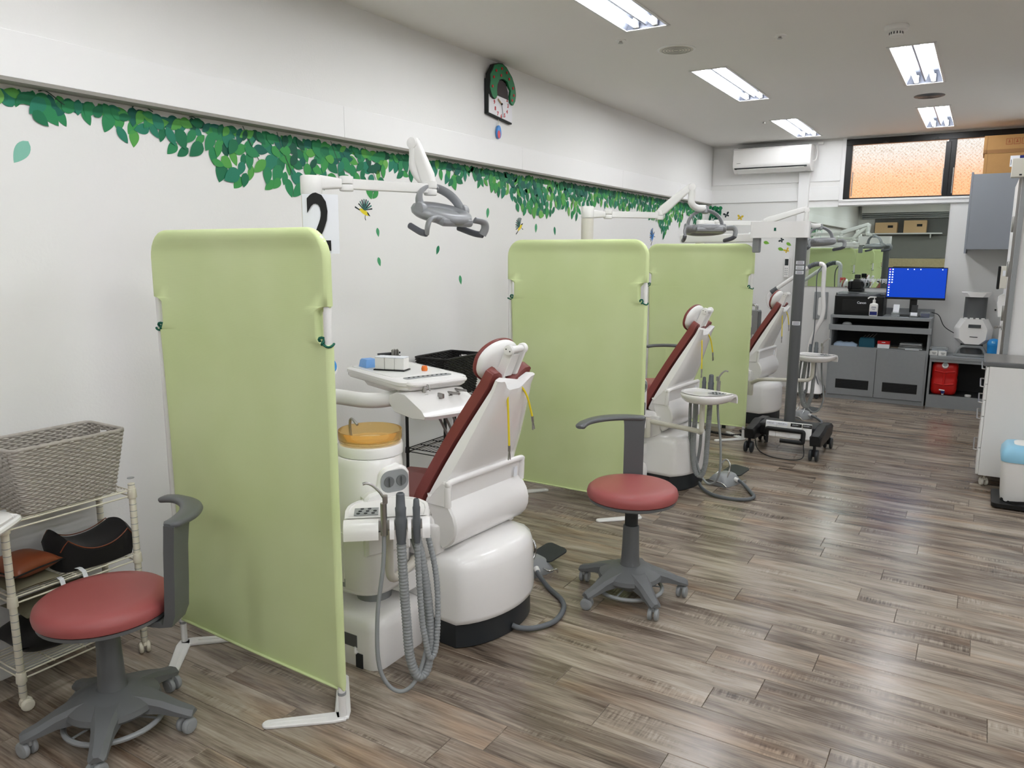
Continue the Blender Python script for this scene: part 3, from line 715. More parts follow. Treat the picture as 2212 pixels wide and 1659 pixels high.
dup(k0, (-1.885, 7.36, 0), R(-5), 'yellow bib cord hanging from the neck of the farthest patient chair')

# ---------------------------------------------------------------- cuspidor units with amber bowl
def make_cuspidor():
    ox, oy = -1.975, 2.175
    t = thing('cuspidor_unit', 'x', 'spittoon unit', (ox, oy, 0), 0, 'white cuspidor units with amber bowls')
    def P(x, y, z): return (x - ox, y - oy, z)
    b = MB(); b.loft([[(x, y, z) for x, y in rr(w, l, r, 6, -.09, -.02)] for w, l, r, z in ((.50, .31, .05, 0), (.505, .315, .055, .01), (.505, .315, .055, .155), (.49, .30, .06, .185), (.45, .26, .06, .198))]); fb = b.obj('floor_box', M['white'], t, 50)
    MB().box(P(-1.975, 1.9965, .105), (.13, .003, .05), .001).obj('rating_plate', M['greyd'], fb)
    MB().box(P(-1.90, 1.9965, .03), (.035, .006, .06), .002).obj('recess', M['charcoal'], fb)
    MB().cyl(P(-1.915, 2.0, .062), P(-1.915, 1.985, .062), .007, seg=10).cyl(P(-1.915, 1.988, .062), P(-1.915, 1.988, .085), .006, seg=8).obj('drain_valve', M['whitem'], fb)
    MB().cyl((-.02, .02, .18), (-.02, .02, .32), .07, seg=20).obj('stem', M['greyl'], t)
    MB().loft([[(x, y, z) for x, y in sup(a, c, e, 40, cx, -.01)] for a, c, e, cx, z in ((.10, .10, 2.6, -.02, .262), (.135, .132, 2.8, -.02, .272), (.150, .146, 2.8, -.02, .30), (.150, .146, 2.8, -.02, .45), (.140, .14, 2.5, -.015, .62), (.128, .130, 2.2, -.005, .77), (.124, .124, 2, 0, .80), (.119, .119, 2, 0, .803))]).obj('body', M['white'], t, 60)
    MB().lathe([(.119, .803), (.126, .806), (.127, .838), (.123, .846), (.05, .848), (.001, .848)], seg=44).obj('bowl_ring', M['white'], t, 50)
    bw = MB(); bw.lathe([(.001, .848), (.10, .847), (.118, .853), (.1225, .862), (.1235, .893), (.1215, .896), (.1195, .892), (.1175, .868), (.10, .858), (.001, .855)], seg=48); bw.obj('bowl', M['amber'], t, 70)
    MB().tube(spl([(-.10, .0, .845), (-.105, .0, .90), (-.095, .0, .925), (-.06, -.005, .905)], 5), .0055, 8).obj('flush_spout', M['steel'], t)
    # knob panel on the right flank
    KR = Matrix.Rotation(R(-24), 4, 'Z')
    k = MB(); pr = [(-.10, .44), (.085, .44), (.085, .745)] + [(.04 + .045 * math.cos(R(a)), .735 + .045 * math.sin(R(a))) for a in (20, 45, 70, 90)] + [(.0 + .04 * math.cos(R(a)), .735 + .04 * math.sin(R(a))) for a in (100, 130, 160)] + [(-.05, .69), (-.08, .685), (-.10, .67)]
    k.prism(pr, .07, KR @ frame((.085, .005, 0), (0, 1, 0), (1, 0, 0)), bev=.01); kp = k.obj('knob_panel', M['white'], t, 40)
    k = MB(); k.prism(rr(.115, .085, .036, 6, .02, .722), .004, KR @ frame((.154, .005, 0), (0, 1, 0), (1, 0, 0)), bev=.001); k.obj('knob_recess', M['greyl'], kp)
    for y in (-.004, .046):
        k = MB(KR); k.cyl((.157, y + .005, .722), (.163, y + .005, .722), .021, seg=20, bev=.002); k.box((.166, y + .005, .722), (.012, .007, .036), .003); k.obj('knob', M['grey'], kp)
    k = MB(); k.prism(rr(.13, .085, .008, 3, .0, .575), .004, KR @ frame((.154, .005, 0), (0, 1, 0), (1, 0, 0)), bev=.001); k.obj('cup_recess', M['grey'], kp)
    MB().box((-.06, -.152, .42), (.10, .012, .20), .002).obj('service_door', M['whitem'], t)
    MB().box((-.045, -.153, .318), (.075, .008, .034), .001).obj('rating_plate', M['greyl'], t)
    MB().box((.09, .06, .285), (.12, .10, .08), .008).obj('connector_block', M['whitem'], t)
    MB().cyl((-.225, -.10, .905), (-.225, -.10, .925), .050, seg=24, bev=.006).tube(fillet([(-.225, -.10, .905), (-.225, -.10, .79), (-.11, -.05, .79)], .02, 4), .010, 8).obj('cup_stand', M['whitem'], t)
    return t
cu0 = make_cuspidor(); cu0['label'] = 'white cuspidor unit with amber bowl beside the nearest patient chair'
dup(cu0, (-1.96, 4.585, 0), 0, 'white cuspidor unit hidden behind the second green screen')
dup(cu0, (-1.96, 6.955, 0), 0, 'white cuspidor unit hidden behind the farthest green screen')

# ---------------------------------------------------------------- assistant consoles with hoses
def make_console(label, loc, rz, arm_from, arm_mid, low):
    t = thing('assistant_console', label, 'console', (loc[0], loc[1], 0), rz, 'white assistant consoles with suction hoses')
    z = loc[2]
    top = []
    def outl(d): # flat front lip at -y, rounded rear
        return [(-.150 - d, -.085 - d), (.142 + d, -.085 - d), (.15 + d, .0)] + [(.152 * math.cos(a) + d * math.cos(a), .02 + .14 * math.sin(a) + d * math.sin(a)) for a in [PI * i / 14 for i in range(1, 14)]] + [(-.154 - d, .0)]
    MB().loft([[(x, y, zz) for x, y in outl(d)] for d, zz in ((-.03, z - .055), (-.012, z - .042), (.0, z - .02), (.0, z - .006), (-.006, z))]).obj('tray', M['white'], t, 45)
    MB().loft([[(x, y, zz) for x, y in outl(d)] for d, zz in ((-.02, z - .002), (-.016, z + .004), (-.004, z + .005), (-.012, z + .001))], cap1=True).obj('rim', M['white'], t, 45)
    MB().box((-.075, -.01, z + .003), (.085, .075, .003), .001).obj('key_pad', M['greyl'], t)
    kp = t.children[-1]
    for i in range(3):
        for j in range(3):
            if (i, j) == (2, 2): continue
            MB().cyl((-.103 + i * .026 + j * .006, -.034 + j * .024, z + .0045), (-.103 + i * .026 + j * .006, -.034 + j * .024, z + .0065), .0065, seg=12).obj('button', M['charcoal'], kp)
    # front lip with three slots
    tools = (-.012, .046, .100)
    edges = [-.150, tools[0] - .019, tools[0] + .019, tools[1] - .023, tools[1] + .023, tools[2] - .019, tools[2] + .019, .146]
    for i in range(0, 8, 2):
        x0, x1 = edges[i], edges[i + 1]
        prof = [(-.085, z + .002), (-.105, z - .002), (-.122, z - .016), (-.128, z - .035), (-.126, z - .062), (-.118, z - .062), (-.117, z - .036), (-.108, z - .02), (-.085, z - .02)]
        m = MB(); m.loft([[(x, p[0], p[1]) for p in prof] for x in (x0, x0 + .003, x1 - .003, x1)]); m.obj('holder_lip', M['white'], t, 40)
    y0 = -.108
    # three-way syringe
    m = MB(); x = tools[0]
    m.cyl((x, y0, z - .05), (x, y0 - .002, z + .065), .0125, .0115, seg=14); m.box((x + .006, y0, z + .078), (.018, .02, .03), .004); m.obj('syringe', M['steel'], t)
    MB().tube(spl([(x, y0, z + .085), (x - .012, y0, z + .105), (x - .035, y0 + .002, z + .128), (x - .055, y0 + .002, z + .137), (x - .068, y0 + .002, z + .134)], 5), .005, 8, rad=None).obj('syringe_tip', M['steel'], t)
    # suction hand pieces
    for xx, rr_, hh, nm in ((tools[1], .0195, .095, 'vacuum_hand_piece'), (tools[2], .0135, .072, 'saliva_hand_piece')):
        m = MB(); m.lathe([(.001, -.09), (rr_ * .75, -.088), (rr_ * .95, -.05), (rr_, -.02), (rr_ * 1.08, .0), (rr_ * .92, .01), (rr_ * .95, .03), (rr_ * 1.0, .045), (rr_ * .85, .05), (rr_ * .75, hh), (rr_ * .55, hh + .004), (rr_ * .5, hh - .004), (.001, hh - .004)], (xx, y0, z), seg=18); m.obj(nm, M['hosed'], t, 40)
    # hoses
    zl = low
    hs = spl([(tools[0], y0, z - .05), (tools[0] - .006, y0 - .004, z - .16), (tools[0] - .03, y0 - .012, z - .34), (tools[0] - .03, y0 - .02, zl + .12), (tools[0] + .005, y0 - .022, zl + .03), (tools[0] + .06, y0 - .018, zl + .006), (tools[0] + .11, y0 - .006, zl + .06), (tools[0] + .145, y0 + .02, zl + .2), (tools[0] + .13, y0 + .05, z - .22), (tools[0] + .085, y0 + .10, z - .07)], 10)
    MB().tube(hs, .0075, 10).obj('hose', M['hose'], t, 80)
    for xx, r_, dz, sh in ((tools[1], .0178, .03, .0), (tools[2], .0115, .10, .012)):
        hp = spl([(xx, y0, z - .085), (xx + .004, y0 - .002, z - .2), (xx + .012, y0 - .006, z - .36), (xx + .022, y0 - .01, zl + dz + .1), (xx + .05 - sh, y0 - .006, zl + dz + .02), (xx + .085 - sh * 2, y0 + .012, zl + dz + .05), (xx + .095 - sh * 2, y0 + .03, zl + dz + .2), (xx + .075 - sh, y0 + .05, z - .2), (xx + .045 - sh, y0 + .09, z - .06)], 10)
        o, rad = ribbed(hp, r_, .012, .0022); MB().tube(o, r_, 10, rad=rad).obj('hose', M['hose'], t, 80)
    # bent support arm
    inv = Matrix.Rotation(-rz, 4, 'Z') @ Matrix.Translation((-loc[0], -loc[1], 0))
    af = inv @ Vector(arm_from); am = inv @ Vector(arm_mid)
    MB().tube(fillet([(0, .03, z - .04), (0, .03, am.z), am, af], .06, 7), .0165, 12).obj('support_arm', M['cream'], t, 80)
    MB().cyl((0, .03, z - .06), (0, .03, z - .03), .03, seg=18, bev=.004).obj('tray_joint', M['cream'], t)
    MB().cyl((af.x, af.y, af.z - .11), (af.x, af.y, af.z + .02), .024, seg=16, bev=.003).obj('arm_joint', M['cream'], t)
    return t
make_console('white assistant console with hanging suction hoses beside the nearest green screen', (-1.745, 2.003, .658), R(39.7), (-1.96, 2.42, .30), (-1.80, 2.20, .37), .02)
make_console('white assistant console swung out behind the aisle stool, second station', (-1.43, 4.70, .70), R(160), (-1.80, 4.66, .48), (-1.48, 4.72, .44), .06)
make_console('white assistant console behind the wheeled microscope column, third station', (-1.20, 7.10, .69), R(165), (-1.72, 7.0, .40), (-1.62, 6.9, .46), .14)

# ---------------------------------------------------------------- operating lights on poles
def make_light(label, pole, j1, j2, head, rz, tilt, lean=0.0, hgt=1.862):
    t = thing('operating_light', label, 'dental light', (pole[0], pole[1], 0), 0, 'operating lights on white poles')
    o = Vector((pole[0], pole[1], 0)); J1 = Vector(j1) - o; J2 = Vector(j2) - o; Hd = Vector(head) - o
    MB().cyl((0, 0, .199), (0, 0, hgt - .075), .037, .0395, seg=24).obj('pole', M['cream'], t)
    MB().cyl((0, 0, hgt - .074), (0, 0, hgt), .041, seg=24, bev=.006).obj('pole_cap', M['whitem'], t)
    d = Vector((J1.x, J1.y, 0)); L = d.length; za = J1.z
    T = frame((0, 0, za), d, (0, 0, 1)); a = MB(T)
    a.loft([[(.03, y, z) for y, z in rr(.05, .055, .01, 3)], [(.12, y, z) for y, z in rr(.03, .04, .01, 3)]]); a.obj('arm_root', M['whitem'], t, 40)
    a = MB(T); a.box(((.16 + L) / 2, 0, 0), (L - .16, .036, .040), .005); a.obj('lower_arm', M['whitem'], t)
    for x in (.145, L): a = MB(T); a.cyl((x, 0, -.028), (x, 0, -.002), .028, seg=18, bev=.004); a.cyl((x, 0, .0), (x, 0, .030), .028, seg=18, bev=.004); a.obj('arm_joint', M['whitem'], t)
    e = J2 - J1; T2 = frame(J1 + Vector((0, 0, .015)), e, (0, 0, 1)); a = MB(T2); a.loft([[(x, y, z) for y, z in rr(w, h, .012, 4)] for x, w, h in ((0, .036, .05), (.04, .044, .062), (e.length - .03, .034, .046), (e.length, .03, .036))]); a.obj('upper_arm', M['whitem'], t, 40)
    side = Vector((-e.y, e.x, 0)).normalized() if Vector((e.x, e.y, 0)).length > .01 else Vector((1, 0, 0))
    a = MB()
    for s in (-1, 1): a.cyl(J2 + side * s * .012, J2 + side * s * .022, .024, seg=18, bev=.003)
    a.cyl(J2 - side * .012, J2 + side * .012, .021, seg=16); a.obj('elbow', M['white'], t)
    T3 = Matrix.Translation(Hd) @ Matrix.Rotation(rz, 4, 'Z') @ Matrix.Rotation(tilt, 4, 'X') @ Matrix.Diagonal((1.12, 1.2, 1.2, 1))
    TY = Matrix.Translation(Hd) @ Matrix.Rotation(rz, 4, 'Z') @ Matrix.Rotation(tilt + lean, 4, 'X') @ Matrix.Diagonal((1.12, 1.2, 1.2, 1))
    drop = J2 + Vector((0, 0, -.10)); hd_top = TY @ Vector((0, 0, .108))
    MB().tube(spl([J2, J2 + Vector((0, 0, -.05)), drop, drop.lerp(hd_top, .4) + Vector((0, 0, -.018)), hd_top], 6), .022, 14).obj('drop_neck', M['whitem'], t, 80)
    # head: forked yoke holding an oval ring body with two grips
    a = MB(TY)
    for s in (-1, 1):
        pts = spl([(0, 0, .095), (s * .035, .0, .091), (s * .075, 0, .07), (s * .098, 0, .038), (s * .105, 0, .0)], 5); a.tube(pts, .015, 10, flat=(1.25, .62), up=(0, 1, 0))
    a.cyl((0, 0, .08), (0, 0, .118), .021, seg=16, bev=.003); yk = a.obj('yoke', M['lamp'], t, 60)
    for s in (-1, 1): a = MB(T3); a.cyl((s * .098, 0, 0), (s * .122, 0, 0), .024, seg=20, bev=.004); a.obj('pivot', M['lamp'], yk)
    a = MB(T3); secs = []
    n = 40
    for w in range(n):
        an = 2 * PI * w / n; c = Vector((.10 * math.cos(an), .075 * math.sin(an), -.012)); er = Vector((math.cos(an), math.sin(an) * .9, 0)).normalized()
        secs.append([c + er * (.026 * math.cos(q)) + Vector((0, 0, .021 * math.sin(q))) for q in [2 * PI * k / 10 for k in range(10)]])
    rs = [a.ring(s_) for s_ in secs]
    for i in range(n): a.bridge(rs[i], rs[(i + 1) % n])
    a._fin([v for q in rs for v in q]); a.obj('ring_body', M['lamp'], t, 80)
    a = MB(T3); a.loft([[(x * .085, y * .058, z) for x, y in sup(1, 1, 2.2, 28)] for z in (-.02, -.004)]); a.obj('lens', M['greyl'], t)
    a = MB(T3); a.box((0, -.06, -.02), (.16, .07, .03), .012); a.obj('front_housing', M['lamp'], t)
    for s in (-1, 1):
        a = MB(T3); a.tube(spl([(s * .105, -.07, -.012), (s * .14, -.085, -.015), (s * .15, -.09, -.035), (s * .145, -.088, -.06)], 5), .012, 10, flat=(.7, 1.3)); g = a.obj('grip_arm', M['lamp'], t, 70)
        a = MB(T3); a.tube(spl([(s * .148, -.088, -.06), (s * .14, -.05, -.066), (s * .125, .02, -.066)], 6), .0115, 10); a.obj('grip', M['lampd'], g, 70)
    return t
make_light('operating light on white pole with number sign, above the nearest patient chair', (-2.25, 2.185), (-2.04, 2.665, 1.838), (-2.12, 2.66, 2.028), (-1.985, 2.675, 1.748), R(80), R(18), R(-50))
make_light('operating light with raised arm above the middle patient chair', (-2.19, 4.50), (-1.86, 4.90, 1.815), (-1.665, 4.96, 1.992), (-1.60, 5.06, 1.735), R(35), R(-8))
make_light('operating light above the farthest patient chair, beside the microscope arm', (-2.21, 6.86), (-1.72, 7.15, 1.835), (-1.375, 7.22, 1.945), (-1.27, 7.35, 1.685), R(40), R(-8))
# number sign taped to the first pole
sg = thing('number_sign', 'white paper sign with a black number 2 taped to the pole', 'sign', (-2.25, 2.185, 0))
cyv = Vector((.665, -.747, 0))   # towards the camera
ctr = cyv * .048 + Vector((.747, .665, 0)) * .026; rt_ = Vector((.747, .665, 0))
W_, Hh = .135, .225; rows = []
m = MB(); front = []; 
for j in range(2):
    zz = 1.565 + (1 - j) * 0 + j * Hh
    front.append([ctr + rt_ * (-.06 + W_ * i / 10) + cyv * (-.018 * ((-.045 + W_ * i / 10) / .06) ** 2 if i < 5 else -.02 * ((i - 5) / 10)) + Vector((0, 0, zz)) for i in range(11)])
back = [[p - cyv * .0006 for p in r_] for r_ in front]
m.loft([front[0] + back[0][::-1], front[1] + back[1][::-1]]); m.obj('sheet', M['paper'], sg, 30)
text('digit', '2', .30, frame(ctr + rt_ * .0 + cyv * .0035 + Vector((0, 0, 1.672)), rt_, cyv), M['ink'], sg, .0005, .006, sx=.62)
# ================================================================ instrument tables on swing arms
def make_table(label, loc, rz, full=True):
    t = thing('instrument_table', label, 'dental tray', (loc[0], loc[1], 0), rz, 'white dental instrument tables')
    z = loc[2]
    def sec(d, zz, w=.60, l=.36): return [(x, y, zz) for x, y in rr(w + 2 * d, l + 2 * d, .06, 6)]
    MB().loft([sec(-.07, z - .085), sec(-.05, z - .05), sec(-.008, z - .045), sec(0, z - .036), sec(0, z - .022), sec(.004, z - .020), sec(.004, z - .006), sec(-.004, z)]).obj('tray_body', M['white'], t, 45)
    MB().prism(rr(.44, .30, .03, 5, -.065, .0), .002, Matrix.Translation((0, 0, z)), bev=.0005).obj('tray_mat', M['whitem'], t)
    MB().prism(rr(.05, .25, .02, 5, .215, .0), .003, Matrix.Translation((0, 0, z)), bev=.001).obj('key_strip', M['greyl'], t)
    ks = t.children[-1]
    for i in range(9): MB().cyl((.215, -.1 + i * .025, z + .003), (.215, -.1 + i * .025, z + .005), .0055, seg=8).obj('button', M['charcoal'], ks)
    MB().tube(spl([(.28, -.15, z - .012), (.315, -.14, z - .012), (.325, -.08, z - .012), (.325, .08, z - .012), (.315, .14, z - .012), (.28, .15, z - .012)], 5), .011, 8).obj('grip_rail', M['white'], t)
    MB().cyl((-.1, .02, z - .11), (-.1, .02, z - .08), .05, seg=20, bev=.006).obj('swivel', M['greyl'], t)
    return t
tb = make_table('white instrument table over the nearest chair, carrying small boxes', (-2.37, 2.87, 1.0), R(-21))
# swing arm of that table
a = MB(); T_ = Matrix.Rotation(R(21), 4, 'Z') @ Matrix.Translation((2.37, -2.87, 0))
pth = [T_ @ Vector(p) for p in ((-2.70, 2.28, .935), (-2.62, 2.40, .93), (-2.50, 2.52, .915), (-2.38, 2.58, .90), (-2.31, 2.66, .897), (-2.26, 2.80, .905))]
a.tube(spl(pth, 6), .036, 12, flat=(1.0, .65), up=(0, 0, 1)); a.obj('swing_arm', M['whitem'], tb, 70)
MB(T_).cyl((-2.70, 2.28, .0), (-2.70, 2.28, 1.06), .035, seg=20, bev=.006).obj('arm_post', M['whitem'], tb)
m = MB(T_); m.lathe([(.001, -.04), (.04, -.036), (.052, -.01), (.052, .01), (.001, .03)], (-2.655, 2.63, 1.02), seg=20, axis=(.75, -.3, .55)); m.obj('lamp_head', M['whitem'], tb, 60)
m = MB(T_); m.lathe([(.001, .0), (.044, .0), (.040, .008), (.001, .010)], (-2.632, 2.618, 1.037), seg=20, axis=(.75, -.3, .55)); m.obj('lamp_lens', M['blue'], tb, 60)
# handpiece holder hanging at the front of the table
hp = thing('handpiece_holder', 'white sloping handpiece holder with hoses below the instrument table', 'dental console', (-2.08, 2.74, 0), R(-21))
prof = [(-.17, .885), (-.165, .925), (-.10, .95), (-.02, .952), (.13, .895), (.16, .87), (.155, .855), (.05, .84), (-.12, .845)]
m = MB(); secs = []
for y, k in ((-.155, .86), (-.15, .93), (-.12, 1.0), (.12, 1.0), (.15, .93), (.155, .86)):
    secs.append([(x * (.96 if abs(y) > .14 else 1), y, .895 + (z - .895) * k) for x, z in prof])
m.loft(secs); m.obj('body', M['white'], hp, 40)
for i, (x, y, kind) in enumerate(((.0, -.06, 0), (.045, -.01, 1), (.03, .05, 2), (.01, .1, 2))):
    zz = .935 - x * .3
    m = MB(); m.box((x, y, zz + .002), (.03, .02, .006), .002)
    if kind == 0: m.cyl((x - .015, y, zz + .004), (x + .005, y, zz + .045), .009, seg=10); m.tube(spl([(x + .005, y, zz + .045), (x + .03, y, zz + .05), (x + .06, y - .01, zz + .03)], 4), .003, 6)
    if kind == 1: m.box((x + .01, y, zz + .015), (.045, .012, .022), .004)
    if kind == 2: m.cyl((x - .03, y + .01, zz + .008), (x + .09, y - .005, zz + .022), .008, .006, seg=10)
    m.obj('hand_piece', M['steel'], hp)
for i, y in enumerate((-.10, -.05, .01, .06, .10)):
    pts = spl([(-.02 + .01 * i, y * .6 + .07, .85), (-.03, y * .6 + .16, .66), (-.06 - .01 * i, y * .6 + .24, .34), (-.02, y * .5 + .25, .10 + .02 * i), (-.10, y * .4 + .27, .12), (-.17, y * .3 + .26, .3)], 8)
    MB().tube(pts, .0062, 8).obj('hose', M['greyl'], hp, 80)
MB().box((-.20, 0, .93), (.14, .10, .05), .012).obj('bracket', M['whitem'], hp)
# small things on the table
def at_tab(x, y): c, s_ = math.cos(R(-21)), math.sin(R(-21)); return (-2.37 + c * x - s_ * y, 2.87 + s_ * x + c * y, 1.0025)
m = MB(); m.loft([[(x, y, z) for x, y in rr(w, l, .004, 2)] for w, l, z in ((.085, .075, 0), (.083, .073, .004), (.072, .066, .032), (.066, .052, .04))]); o = m.obj('blue_tray', M['lblue'], None, loc=at_tab(-.21, -.085), rot=(0, 0, R(-21)), label='light blue plastic stand on the near corner of the instrument table', cat='stand')
bk = thing('bur_box', 'dark grey bur organiser boxes with drill bits on the instrument table', 'box', at_tab(-.165, .025), R(-21))
MB().box((-.02, 0, .028), (.09, .07, .052), .003).obj('case', M['greyd'], bk); MB().box((-.02, -.01, .062), (.10, .08, .01), .002, rot=(0, R(-8), 0)).obj('lid', M['charcoal'], bk)
for i in range(9): MB().cyl((.03 + .008 * (i % 3), -.02 + .014 * (i // 3), .05), (.03 + .008 * (i % 3), -.02 + .014 * (i // 3), .085 + .004 * (i % 2)), .003, seg=6).obj('bur', M['steel'], bk)
MB().box((.045, 0, .026), (.035, .07, .05), .003).obj('rack', M['charcoal'], bk)
wb_ = thing('cotton_box', 'row of three white lidded boxes on black base on the instrument table', 'box', at_tab(-.045, -.045), R(15))
MB().box((0, 0, .003), (.165, .075, .006), .002).obj('base', M['black'], wb_)
for i in range(3): b_ = MB().box((-.052 + .052 * i, 0, .034), (.050, .062, .056), .003).obj('box', M['whitem'], wb_); MB().box((-.052 + .052 * i, 0, .0645), (.051, .064, .005), .002).obj('lid', M['paper'], b_)
MB().lathe([(.001, 0), (.014, 0), (.016, .01), (.012, .024), (.001, .026)], seg=14).obj('orange_cap', mat('orange_rubber', (228, 120, 50), .5), None, loc=at_tab(.07, .07), label='small orange rubber cup beside the white boxes', cat='cup')
# corner of the table that belongs to the station out of view
make_table('corner of a white instrument table at the left edge of the picture', (-2.75, .87, .735), R(38))
MB().cyl((0, 0, 0), (0, 0, .72), .03, seg=16).obj('support_post', M['whitem'], bpy.data.objects['instrument_table.001'])

# ================================================================ wire shelf trolley with woven basket
def wire_shelf(t, z, x0, x1, y0, y1, m, n, edge=True):
    """one wire shelf: double edge rails and cross wires"""
    b = MB()
    for zz in ((z, z - .022) if edge else (z,)):
        for p, q in (((x0, y0), (x1, y0)), ((x1, y0), (x1, y1)), ((x1, y1), (x0, y1)), ((x0, y1), (x0, y0))): b.tube([(p[0], p[1], zz), (q[0], q[1], zz)], .0032, 6)
    for k in range(3): y = y0 + (y1 - y0) * (k + 1) / 4; b.tube([(x0, y, z - .004), (x1, y, z - .004)], .003, 6)
    o = b.obj('shelf_frame', M[m], t, kind='stuff')
    b = MB()
    for k in range(n): x = x0 + (x1 - x0) * (k + 1) / (n + 1); b.tube([(x, y0, z), (x, y1, z)], .0018, 5)
    b.obj('shelf_wires', M[m], o, kind='stuff')
def rack(label, name, x0, x1, y0, y1, zs, top, m, wheels=True, r=.0125):
    t = thing(name, label, 'shelf', ((x0 + x1) / 2, (y0 + y1) / 2, 0)); cx, cy = (x0 + x1) / 2, (y0 + y1) / 2
    for x in (x0, x1):
        for y in (y0, y1):
            p = MB(); p.cyl((x - cx, y - cy, .05 if wheels else 0), (x - cx, y - cy, top), r, seg=14, bev=.002); po = p.obj('post', M[m], t)
            g = MB()
            for k in range(int(top / .026)): g.cyl((x - cx, y - cy, .07 + k * .026), (x - cx, y - cy, .0722 + k * .026), r + .0005, seg=14)
            g.obj('groove_rings', M['greyl'] if m == 'wirec' else M[m], po, kind='stuff')
            for z in zs: MB().cyl((x - cx, y - cy, z - .03), (x - cx, y - cy, z + .008), r + .005, r + .003, seg=14, bev=.002).obj('sleeve', M[m], t)
            if wheels: caster(t, x - cx, y - cy, 1.0 + x * 7 + y * 3, .022, m, .06, .016)
    for z in zs: wire_shelf(t, z, x0 - cx + .004, x1 - cx - .004, y0 - cy + .004, y1 - cy - .004, m, 10)
    return t
rack('cream wire trolley shelf on casters at the left edge, beside the stool', 'wire_trolley', -2.93, -2.70, 1.18, 1.632, (.672, .412, .135), .70, 'wirec')
def basket(label, loc, w, l, h, m, strand=.0075, stakes=30, handle=True, rzz=0.0):
    t = thing('woven_basket', label, 'basket', loc, rzz)
    def per(s, f):   # rounded rectangle perimeter point, f = taper
        p = rr(w * f, l * f, .018, 3); n = len(p); q = s * n; i = int(q) % n; return Vector(p[i]).lerp(Vector(p[(i + 1) % n]), q - int(q))
    # equal arc-length sampling
    def sample(f, n):
        p = [Vector(v) for v in rr(w * f, l * f, .018, 3)]; p.append(p[0]); ls = [(b - a).length for a, b in zip(p, p[1:])]; L = sum(ls); out = []; i = 0; acc = 0
        for k in range(n):
            s = L * k / n
            while s > acc + ls[i]: acc += ls[i]; i += 1
            out.append((p[i].lerp(p[i + 1], (s - acc) / ls[i]), (p[i + 1] - p[i]).normalized()))
        return out
    rows = int(h / strand); n = stakes * 4; b = MB()
    hz0, hz1 = h * .74, h * .93
    for r_ in range(rows):
        z = strand * (r_ + .5); f = .80 + .20 * z / h; pts = []; S = sample(f, n); runs = [[]]
        for k, (p, d) in enumerate(S):
            o = math.cos(PI * k / 2 + PI * r_) * .0040; nrm = Vector((d.y, -d.x)); q = p + nrm * o
            ishole = handle and hz0 < z < hz1 and abs(p.x) < w * .17 and abs(p.y) > l * f * .45
            if ishole:
                if runs[-1]: runs.append([])
            else: runs[-1].append((q.x, q.y, z + .0008 * math.sin(k * 1.7 + r_)))
        if len(runs) == 1: b.tube(runs[0], strand * .70, 5, closed=True)
        else:
            for rn in runs:
                if len(rn) > 2: b.tube(rn, strand * .70, 5)
    b.obj('woven_walls', M[m], t, 80, kind='stuff')
    b = MB(); top = sample(1.0, 60); b.tube([(p.x, p.y, h) for p, d in top], .0075, 6, closed=True); b.obj('rim', M[m], t, 80)
    MB().prism(rr(w * .79, l * .79, .018, 3), .006, Matrix.Translation((0, 0, .001))).obj('bottom', M[m], t)
    if handle:
        for s in (1, -1):
            fz = .80 + .2 * .84; y = s * l * fz / 2
            hl = MB(); hl.tube(fillet([(-w * .17, y, hz0), (-w * .17, y * 1.01, hz1 + .004), (w * .17, y * 1.01, hz1 + .004), (w * .17, y, hz0), (-w * .17, y, hz0)], .006, 3), .004, 6); hl.obj('handle_edge', M[m], t)
    return t
M['wicker'] = mat('grey_beige_wicker', (176, 170, 162), 0.75, vary=0.25, vscale=60, spec=0.2)
M['wickerb'] = mat('black_wicker', (24, 22, 22), 0.55)
basket('grey woven basket with cut-out handles on top of the wire trolley', (-2.822, 1.425, .677), .245, .40, .235, 'wicker')
basket('black woven basket on the black wire rack against the wall', (-2.79, 3.81, .705), .24, .38, .235, 'wickerb', rzz=0)
rack('black wire rack against the wall under the black basket', 'wire_rack', -2.93, -2.64, 3.56, 4.06, (.70, .38, .12), .72, 'wireb', False, .010)
# cushions and pads on the trolley
def pillow(name, label, loc, w, l, h, m, rz=0, piping=None, cat='cushion', sag=0.0):
    t = thing(name, label, cat, loc, rz)
    b = MB(); g = 14; top = []; 
    def hz(u, v): return h * (max(0, 1 - abs(u) ** 2.6) * max(0, 1 - abs(v) ** 2.6)) ** .55
    vs = {}
    for i in range(g + 1):
        for j in range(g + 1):
            u, v = -1 + 2 * i / g, -1 + 2 * j / g; k = 1 - .07 * (1 - max(abs(u), abs(v)) ** 2) * 0 - .06 * (1 - abs(u * v))
            vs[i, j] = (b.bm.verts.new((u * w / 2 * k, v * l / 2 * k, h / 2 + hz(u, v) / 2 - sag * (1 - u * u) * .2)), b.bm.verts.new((u * w / 2 * k, v * l / 2 * k, h / 2 - hz(u, v) / 2)))
    for i in range(g):
        for j in range(g):
            for q in (0, 1):
                f = [vs[i, j][q], vs[i + 1, j][q], vs[i + 1, j + 1][q], vs[i, j + 1][q]]
                b.bm.faces.new(f)
    bmesh.ops.remove_doubles(b.bm, verts=b.bm.verts[:], dist=.0004)
    b.obj('cover', M[m], t, 80)
    if piping:
        e = [(u * w / 2 * (1 - .06 * (1 - abs(u * v))), v * l / 2 * (1 - .06 * (1 - abs(u * v))), h / 2) for u, v in [(-1 + 2 * i / 10, -1) for i in range(10)] + [(1, -1 + 2 * i / 10) for i in range(10)] + [(1 - 2 * i / 10, 1) for i in range(10)] + [(-1, 1 - 2 * i / 10) for i in range(10)]]
        MB().tube(e, .003, 6, closed=True).obj('piping', M[piping], t)
    return t
